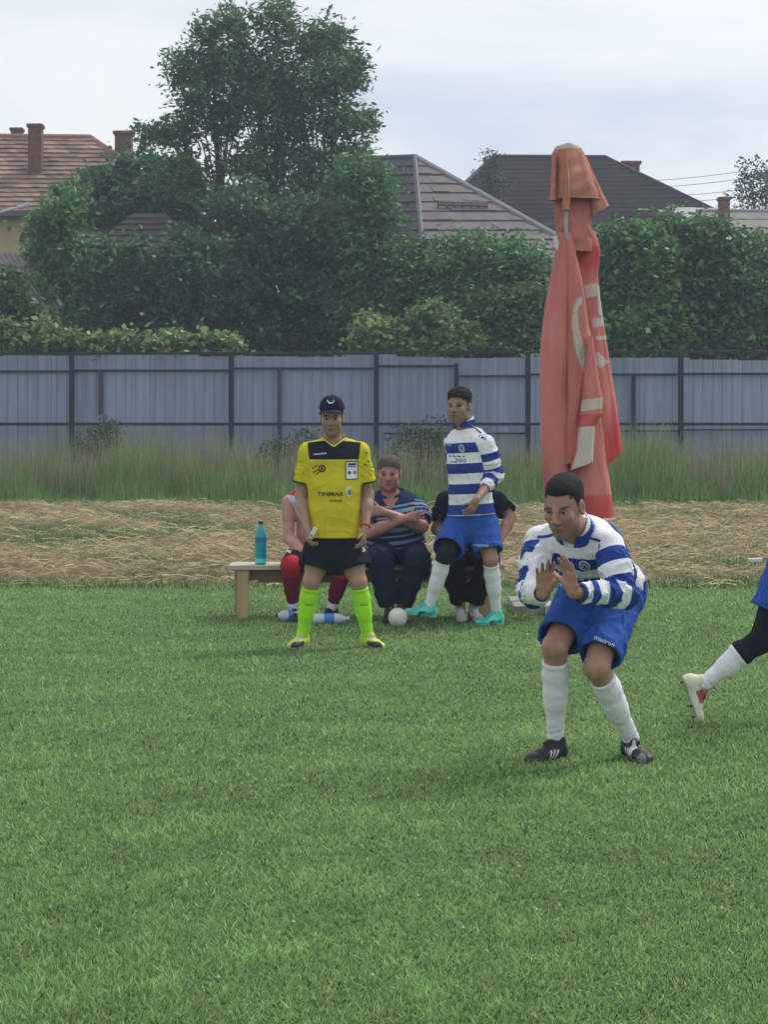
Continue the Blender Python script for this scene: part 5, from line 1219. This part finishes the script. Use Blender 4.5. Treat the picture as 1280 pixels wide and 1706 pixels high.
plant('lilac_bush', 'light green bush before the corrugated shed at the left edge', 'bush', [(15, 490, 32, 40), (40, 545, 50, 40), (-25, 540, 50, 50), (75, 565, 40, 25)], 44.6, .6, (.075, .125, .045), 6000, (.15, .095), 'bushes behind the fence', mk='pale', stemr=.06, clump=.22)
vlob = [(x_, 576 - (22 if x_ < 110 else 6) * (.5 + .5 * math.sin(x_ * .093 + 1)), 20 + 8 * math.sin(x_ * .31), 10 + (14 if x_ < 110 else 6) * (.5 + .5 * math.sin(x_ * .17))) for x_ in range(-40, 385, 23)]
plant('climbing_vine', 'pale large-leaved vine spilling along the fence top on the left', 'vine', vlob, 42.75, .22, (.20, .285, .115), 6500, (.15, .12), None, mk='vine', stemr=.03, clump=.21, per=9, trunk=[(W(p_, 0, 42.75)[0], .1) for p_ in (20, 140, 260, 350)])
plant('vine_sprays', 'thin dark leafy sprays over the fence top left of the parasol', 'vine', [(770, 588, 35, 10), (830, 586, 40, 10)], 42.65, .12, (.05, .085, .035), 900, (.13, .08), None, mk='vine', stemr=.02, clump=.12, per=10)
plant('weed_bush', 'bushy weed growing against the fence beside the left post', 'bush', [(165, 745, 30, 40), (190, 770, 25, 40), (150, 790, 40, 35), (180, 715, 18, 22)], 41.3, .35, (.070, .105, .050), 3200, (.09, .035), 'weeds along the fence', mk='weed', stemr=.02, clump=.14, per=16)
plant('weed_bush', 'weedy shrub behind the seated men, left of the kicker', 'bush', [(690, 760, 45, 45), (720, 730, 25, 35), (660, 790, 50, 35), (740, 790, 30, 40)], 40.8, .4, (.055, .090, .042), 4200, (.09, .04), 'weeds along the fence', mk='weed', stemr=.02, clump=.15, per=16)
plant('weed_bush', 'low weed clump behind the yellow referee', 'bush', [(460, 770, 30, 40), (480, 800, 40, 30), (505, 740, 16, 30)], 40.9, .35, (.050, .085, .040), 2600, (.09, .04), 'weeds along the fence', mk='weed', stemr=.02, clump=.14, per=16)
plant('fir_sapling', 'thin sapling standing up before the slate roof', 'tree', [(815, 258, 14, 16), (815, 285, 18, 20), (820, 320, 22, 30), (825, 360, 25, 35)], 63.0, .25, (.05, .07, .05), 700, (.14, .06), TG, mk='ash', stemr=.05, clump=.22, per=8)
plant('far_tree', 'distant sparse tree against the sky at the right edge', 'tree', [(1255, 285, 30, 22), (1265, 310, 38, 25), (1250, 335, 32, 20), (1300, 310, 40, 40)], 84.0, .6, (.07, .09, .075), 1500, (.20, .09), TG, mk='ash', stemr=.08, clump=.35, per=7)
# far treeline far beyond the houses closes the horizon
n = 24000; x = rng.uniform(-40, 40, n); y = 110 + rng.uniform(-3, 3, n); zt = 5 + 1.6 * vnoise(x, y * 0, .35, 71) + .8 * vnoise(x, y * 0, 1.2, 73); z = zt * rng.random(n) ** .6
nv = rng.normal(size=(n, 3)); nv /= np.linalg.norm(nv, axis=1)[:, None]; tv = np.cross(nv, rng.normal(size=(n, 3))); tv /= np.linalg.norm(tv, axis=1)[:, None]; c = np.stack([x, y, z], 1); r = .45
V = np.stack([c - nv * r, c + tv * r * .6, c + nv * r, c - tv * r * .6], 1).reshape(-1, 3); col = np.array([.035, .06, .03]) * np.exp(rng.normal(0, .2, n))[:, None]
o = mesh_np('far_treeline', V, np.arange(n * 4).reshape(-1, 4), leafmat('far'), (0, 0, 0), None, col=np.repeat(col, 4, 0)); tag(o, kind='stuff')
# ================================================================ BENCH, BALL, BOTTLES, PARASOL
M_wood = mat('bench_wood', (.42, .32, .20), .75, .18, 3, .25, 30, stretch=(1, 8, 8)); M_wood_leg = mat('leg_wood', (.46, .33, .19), .75, .15, 3, .25, 30, stretch=(8, 8, 1)); M_wood_grey = mat('seat_wood', (.46, .42, .36), .75, .12, 3, .25, 30, stretch=(1, 8, 8)); M_wood_dk = mat('apron_wood', (.20, .14, .09), .8, .2, 3, .25, 30, stretch=(1, 8, 8))
BX0, BX1, BYf = W(380, 0, 16.15)[0], W(842, 0, 16.15)[0], 16.15
bench = tag(empty('wooden_bench', ((BX0 + BX1) / 2, BYf + .2, 0)), 'plain wooden bench of grey boards on pale square legs', 'bench')
for k in range(2):
    mb = MB(); mb.box(((BX0 + BX1) / 2, BYf + .10 + k * .205, .408), (BX1 - BX0, .20, .036), bev=.004); mb.build('seat_board', M_wood_grey, bench)
for lx in (BX0 + .115, BX1 - .115):
    for ly in (BYf + .045, BYf + .355):
        mb = MB(); mb.box((lx + (.0 if ly < BYf + .2 else -.045), ly, .195), (.085, .055, .39), bev=.004); mb.build('leg', M_wood_leg, bench)
for ly, zz, mm in ((BYf + .095, .345, M_wood_dk), (BYf + .31, .34, M_wood_dk)):
    mb = MB(); mb.box(((BX0 + BX1) / 2, ly, zz), (BX1 - BX0 - .32, .024, .085), bev=.003); mb.build('apron', mm, bench)
mb = MB(); mb.box(((BX0 + BX1) / 2, BYf + .36, .285), (BX1 - BX0 - .42, .03, .045), bev=.003); mb.build('stretcher', M_wood, bench)

# ball
def ball(c, r):
    V = []; Q = []; n, m = 40, 26
    for i in range(m + 1):
        a = math.pi * i / m
        for k in range(n):
            t = 2 * math.pi * k / n; d = np.array([math.sin(a) * math.cos(t), math.sin(a) * math.sin(t), math.cos(a)])
            # seam: a wavy great circle pair pressed into the leather
            s1 = abs(d[2] - .45 * math.sin(2 * t) * math.sin(a)); s2 = abs(d[0] * .8 + d[1] * .2 - .3 * d[2] * d[2] + .1)
            dent = .03 * math.exp(-(s1 / .05) ** 2) + .015 * math.exp(-(s2 / .04) ** 2); V.append(c + d * r * (1 - dent))
    for i in range(m):
        for k in range(n): Q.append((i * n + k, i * n + n + k, i * n + n + (k + 1) % n, i * n + (k + 1) % n))
    return V, Q
cb = np.array([*W(663, 0, 15.55)[:2], .0735]); V, Q = ball(cb, .0735); o = mesh_np('ball', V, Q, mat('ball_leather', (.66, .66, .61), .6, .12, 18, .25, 60), cb - [0, 0, .0735], None, smooth=True)
tag(o, 'white stitched leather ball on the grass by the turquoise boot', 'ball')

# bottles
def pet(name, label, base, axis, L_, r, body, cap, lab, group=None, labz=(.30, .58), fill=None):
    ax = nrm(axis); base = np.asarray(base, float); root = empty(name, base); tag(root, label, 'bottle', group)
    prof = [(0, .012 * L_), (r * .7, 0), (r * .96, .02 * L_)]
    for z in np.linspace(.05, .60, 12): prof.append((r * (1 - .05 * (math.sin(z * 58) > .3)), z * L_))
    prof += [(r, .66 * L_), (r * .86, .74 * L_), (r * .55, .84 * L_), (r * .36, .90 * L_), (r * .33, .94 * L_)]
    mb = MB(); mb.lathe(base, prof, 22, ax); mb.build('body', body, root, loc=base, smooth=True)
    mb = MB(); mb.lathe(base, [(0, .938 * L_), (r * .42, .938 * L_), (r * .42, .995 * L_), (r * .36, 1.0 * L_), (0, 1.0 * L_)], 14, ax); mb.build('cap', cap, root, loc=base)
    if lab:
        mb = MB(); mb.lathe(base, [(r * 1.012, labz[0] * L_), (r * 1.015, labz[1] * L_)], 22, ax); mb.build('label_band', lab, root, loc=base, smooth=True)
    return root
M_teal = mat('teal_plastic', (.012, .30, .36), .25, .10, 10, spec=.5); M_tealc = mat('teal_label', (.02, .17, .32), .4, .2, 25); M_capn = mat('navy_plastic', (.015, .03, .08), .4)
M_clear = mat('clear_plastic', (.72, .80, .90), .15, .08, 12, .2, 25, trans=.30, ior=1.15, spec=.5); M_blab = mat('blue_label', (.06, .22, .62), .4, .25, 30); M_cyan = mat('cyan_plastic', (.10, .62, .68), .25, .1, 10)
bt = np.array([W(434.5, 0, 16.27)[0], 16.27, .4262])
t_ = pet('teal_bottle', 'tall teal plastic bottle with dark cap standing on the bench', bt, (0, 0, 1), .345, .047, M_teal, M_capn, M_tealc, labz=(.50, .62))
mb = MB(); mb.lathe(bt, [(.0475, .012), (.0482, .030), (.0475, .048)], 22); mb.build('base_band', M_cyan, t_, loc=bt, smooth=True)
GB = 'water bottles lying on the grass'
pet('water_bottle', 'clear water bottle with blue label lying between the feet of the referee', (*W(521, 0, 15.75)[:2], .044), (1, .10, .0), .285, .041, M_clear, M_clear, M_blab, GB)
pet('water_bottle', 'crumpled clear bottle lying under the bench left of the referee', (*W(498, 0, 16.0)[:2], .046), (-1, -.25, .02), .185, .043, M_clear, M_capn, M_blab, GB, labz=(.28, .48))
# paving slabs weighting the parasol foot
M_slab = mat('slab', (.27, .27, .25), .95, .2, 9, .5, 50); M_slab2 = mat('pale_slab', (.42, .43, .42), .9, .15, 9, .4, 50)
GS = 'slabs weighting the parasol'
for i, (pa, pb, Ya, z0, z1, m_, lb) in enumerate(((856, 908, 16.50, 0, .075, M_slab, 'grey concrete slab on the grass left of the crouching man, nearest the bench'), (908, 956, 16.47, 0, .08, M_slab2, 'paler concrete slab beside the grey one, behind the crouching man'), (850, 900, 17.05, 0, .07, M_slab, 'rear grey slab behind the parasol foot on the left'), (960, 1010, 16.9, 0, .07, M_slab, 'slab hidden behind the crouching man under the parasol'))):
    a, b = W(pa, 0, Ya)[0], W(pb, 0, Ya)[0]; mb = MB(); mb.box(((a + b) / 2, Ya + .18, (z0 + z1) / 2), (b - a - .006, .40, z1 - z0), bev=.008); o = mb.build('slab', m_); tag(o, lb, 'slab', GS)
# white board lying in the hay at the right
mb = MB(); p = W(1259, 0, 21.0); mb.box((p[0], 21.0, .13), (.15, .08, .035), x=nrm([1, .1, .03]), bev=.004); o = mb.build('plank', mat('white_board', (.6, .6, .58), .7)); tag(o, 'short whitish board lying on the hay by the right edge', 'plank')

# closed parasol: every hanging fold of the canopy is a closed, puckered tube of cloth
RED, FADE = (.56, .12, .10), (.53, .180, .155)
M_par = mat('parasol_cloth', (1, 1, 1), .85, .16, 5, .7, 22, attr=True, spec=.15, stretch=(1, 1, .25))
PY_ = 16.62; ps = F / PY_
par = tag(empty('closed_parasol', (W(945, 0, PY_)[0], PY_, 0)), 'tall closed red parasol with faded white print, folded down its pole', 'parasol')
px_ = W(947, 0, PY_)[0]; M_pole = mat('parasol_pole', (.35, .34, .33), .4, metal=.4)
mb = MB(); mb.tube([(px_, PY_, .0), (px_, PY_, W(0, 262, PY_)[2])], .028, 10); mb.build('pole', M_pole, par)
def in_poly(x, y, P_):
    r = np.zeros(len(x), bool); j = len(P_) - 1
    for i in range(len(P_)):
        (xi, yi), (xj, yj) = P_[i], P_[j]
        r ^= ((yi > y) != (yj > y)) & (x < (xj - xi) * (y - yi) / (yj - yi + 1e-9) + xi); j = i
    return r
def fold(name, left, right, Yf, depth, prints=(), nv=190, nu=56, seed=0, amp=.010, base=FADE, bottom_slant=0.0, pleats=3, red_zone=None):
    ys = np.linspace(left[0][0], left[-1][0], nv); xl = np.interp(ys, [a for a, _ in left], [b for _, b in left]); xr = np.interp(ys, [a for a, _ in right], [b for _, b in right])
    th = np.linspace(0, 2 * np.pi, nu, endpoint=False); V = []; pxs = []; pys = []
    r_ = np.random.default_rng(seed); ph = r_.uniform(0, 6, 4)
    for i, y in enumerate(ys):
        cx, hw = (xl[i] + xr[i]) / 2, (xr[i] - xl[i]) / 2; f = i / (nv - 1)
        cth = np.cos(th); pl = 1 + (.10 * np.sin(pleats * th + ph[0] + .8 * math.sin(f * 3 + ph[1])) + .05 * np.sin((pleats * 2 + 1) * th + ph[2] + f * 2)) * min(1, .3 + f)
        X_ = cx + hw * np.sign(cth) * np.abs(cth) ** .8 * (.9 + .1 * pl); slant = bottom_slant * f ** 4 * cth
        D_ = depth * (.45 + .55 * min(1, f * 1.5)) * np.sin(th) * pl; Y_ = Yf + D_
        wr = amp * np.sin(f * 22 + 2 * np.cos(th * 2 + ph[3]) + ph[1]) * np.sin(th * 2 + ph[2]) * np.clip(f * 2, .2, 1)
        p = np.stack([(X_ - PX0) * Yf / F, Y_ + wr, CH - (y + slant - PY0) * Yf / F + 0 * th], 1); V.append(p); pxs.append(X_); pys.append(np.full(nu, y) + slant)
    V = np.concatenate(V); pxs = np.concatenate(pxs); pys = np.concatenate(pys)
    I = (np.arange(nv - 1)[:, None] * nu + np.arange(nu)[None]); J = np.arange(nv - 1)[:, None] * nu + (np.arange(nu)[None] + 1) % nu
    Q = np.stack([I.ravel(), J.ravel(), (J + nu).ravel(), (I + nu).ravel()], 1)
    col = np.array(base) * (1 + .06 * waves(V, 6, seed))[:, None]; frontv = np.sin(np.tile(th, nv)) < .15
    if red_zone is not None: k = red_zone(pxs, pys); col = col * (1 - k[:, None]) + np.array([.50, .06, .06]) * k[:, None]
    for P_ in prints: col[in_poly(pxs, pys, P_) & frontv] = [.52, .46, .41]
    return mesh_np(name, V, Q, M_par, (par['_w'][0], Yf, W(0, left[-1][0], Yf)[2]), par, col=col, smooth=True)
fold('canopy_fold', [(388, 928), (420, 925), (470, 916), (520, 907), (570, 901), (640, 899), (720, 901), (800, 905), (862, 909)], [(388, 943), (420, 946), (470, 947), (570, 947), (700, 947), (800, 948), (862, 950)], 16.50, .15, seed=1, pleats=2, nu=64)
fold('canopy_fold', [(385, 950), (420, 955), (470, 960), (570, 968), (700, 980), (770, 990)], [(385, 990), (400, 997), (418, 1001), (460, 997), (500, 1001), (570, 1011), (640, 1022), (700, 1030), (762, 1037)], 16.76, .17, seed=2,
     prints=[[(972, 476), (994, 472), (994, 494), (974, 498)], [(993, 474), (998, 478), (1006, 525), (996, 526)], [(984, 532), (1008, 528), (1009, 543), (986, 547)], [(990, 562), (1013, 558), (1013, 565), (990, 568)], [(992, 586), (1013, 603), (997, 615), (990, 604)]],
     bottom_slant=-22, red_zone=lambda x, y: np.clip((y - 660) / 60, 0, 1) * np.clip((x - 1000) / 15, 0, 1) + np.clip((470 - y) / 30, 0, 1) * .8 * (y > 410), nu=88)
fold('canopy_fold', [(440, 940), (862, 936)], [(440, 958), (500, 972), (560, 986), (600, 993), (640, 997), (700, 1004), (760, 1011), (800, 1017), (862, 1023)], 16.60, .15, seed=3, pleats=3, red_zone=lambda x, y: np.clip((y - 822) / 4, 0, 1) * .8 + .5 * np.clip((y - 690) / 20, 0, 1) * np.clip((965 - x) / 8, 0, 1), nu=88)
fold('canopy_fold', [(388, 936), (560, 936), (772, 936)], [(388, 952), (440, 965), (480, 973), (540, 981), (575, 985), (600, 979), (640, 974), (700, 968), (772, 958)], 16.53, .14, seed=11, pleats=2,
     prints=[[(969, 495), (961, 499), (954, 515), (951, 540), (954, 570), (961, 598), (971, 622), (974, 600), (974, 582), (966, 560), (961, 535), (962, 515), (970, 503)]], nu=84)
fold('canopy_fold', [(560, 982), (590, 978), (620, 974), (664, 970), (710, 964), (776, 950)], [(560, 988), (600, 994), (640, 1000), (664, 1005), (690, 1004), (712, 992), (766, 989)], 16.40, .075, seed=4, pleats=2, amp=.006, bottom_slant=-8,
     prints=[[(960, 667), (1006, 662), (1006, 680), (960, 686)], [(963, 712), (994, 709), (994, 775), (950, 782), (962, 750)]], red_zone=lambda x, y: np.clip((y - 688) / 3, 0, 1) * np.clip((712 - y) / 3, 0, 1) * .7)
# upper sleeve of cloth and the cap with its hanging flaps
fold('canopy_neck', [(318, 925), (350, 923), (395, 928), (420, 936)], [(318, 988), (345, 990), (378, 985), (402, 988), (420, 985)], 16.66, .13, nv=60, seed=6, pleats=4, base=(.46, .165, .14))
fold('canopy_cap', [(240, 940), (244, 926), (255, 921), (280, 920), (310, 919), (333, 917)], [(240, 954), (244, 967), (255, 974), (275, 982), (300, 990), (333, 1000)], 16.62, .17, nv=60, seed=7, pleats=5, base=(.46, .20, .155), amp=.008, prints=[[(920, 236), (975, 236), (972, 247), (958, 249), (925, 250)]])
fold('canopy_flap', [(262, 972), (300, 984), (330, 985), (352, 986)], [(262, 978), (285, 988), (320, 1003), (352, 1016)], 16.60, .05, nv=50, seed=8, pleats=1, base=(.46, .19, .15), bottom_slant=-10, amp=.004)
fold('canopy_flap', [(250, 930), (300, 938), (350, 938)], [(250, 944), (300, 950), (350, 950)], 16.44, .035, nv=50, seed=9, pleats=1, base=(.48, .17, .12), amp=.004, prints=[[(946, 250), (953, 250), (953, 340), (949, 340)]])
fold('canopy_flap', [(255, 920), (300, 919), (334, 917)], [(255, 928), (300, 928), (334, 928)], 16.52, .05, nv=50, seed=10, pleats=1, base=(.53, .21, .15), amp=.004)
mb = MB(); mb.box(W(944, 372, 16.47), (.030, .02, .26), bev=.004); mb.build('strut', M_pole, par); mb = MB(); mb.box(W(928, 405, 16.45), (.035, .02, .12), x=nrm([1, 0, .3]), z=nrm([-.3, 0, 1]), bev=.004); mb.build('bracket', mat('white_bracket', (.6, .6, .6), .4), par)

# ================================================================ AIR
hz = mat('tmp', (1, 1, 1)); bpy.data.materials.remove(hz); _m.pop('tmp')
m = bpy.data.materials.new('haze_air'); m.use_nodes = True; n_ = m.node_tree.nodes; n_.remove(n_['Principled BSDF']); v = n_.new('ShaderNodeVolumePrincipled')
v.inputs['Color'].default_value = (.72, .85, 1.0, 1); v.inputs['Density'].default_value = HAZE; v.inputs['Anisotropy'].default_value = .2
m.node_tree.links.new(v.outputs[0], n_['Material Output'].inputs['Volume'])
mb = MB(); mb.box((0, 135, 6.5), (410, 400, 15.0)); o = mb.build('haze', m, loc=(0, 135, -1)); tag(o, kind='stuff')
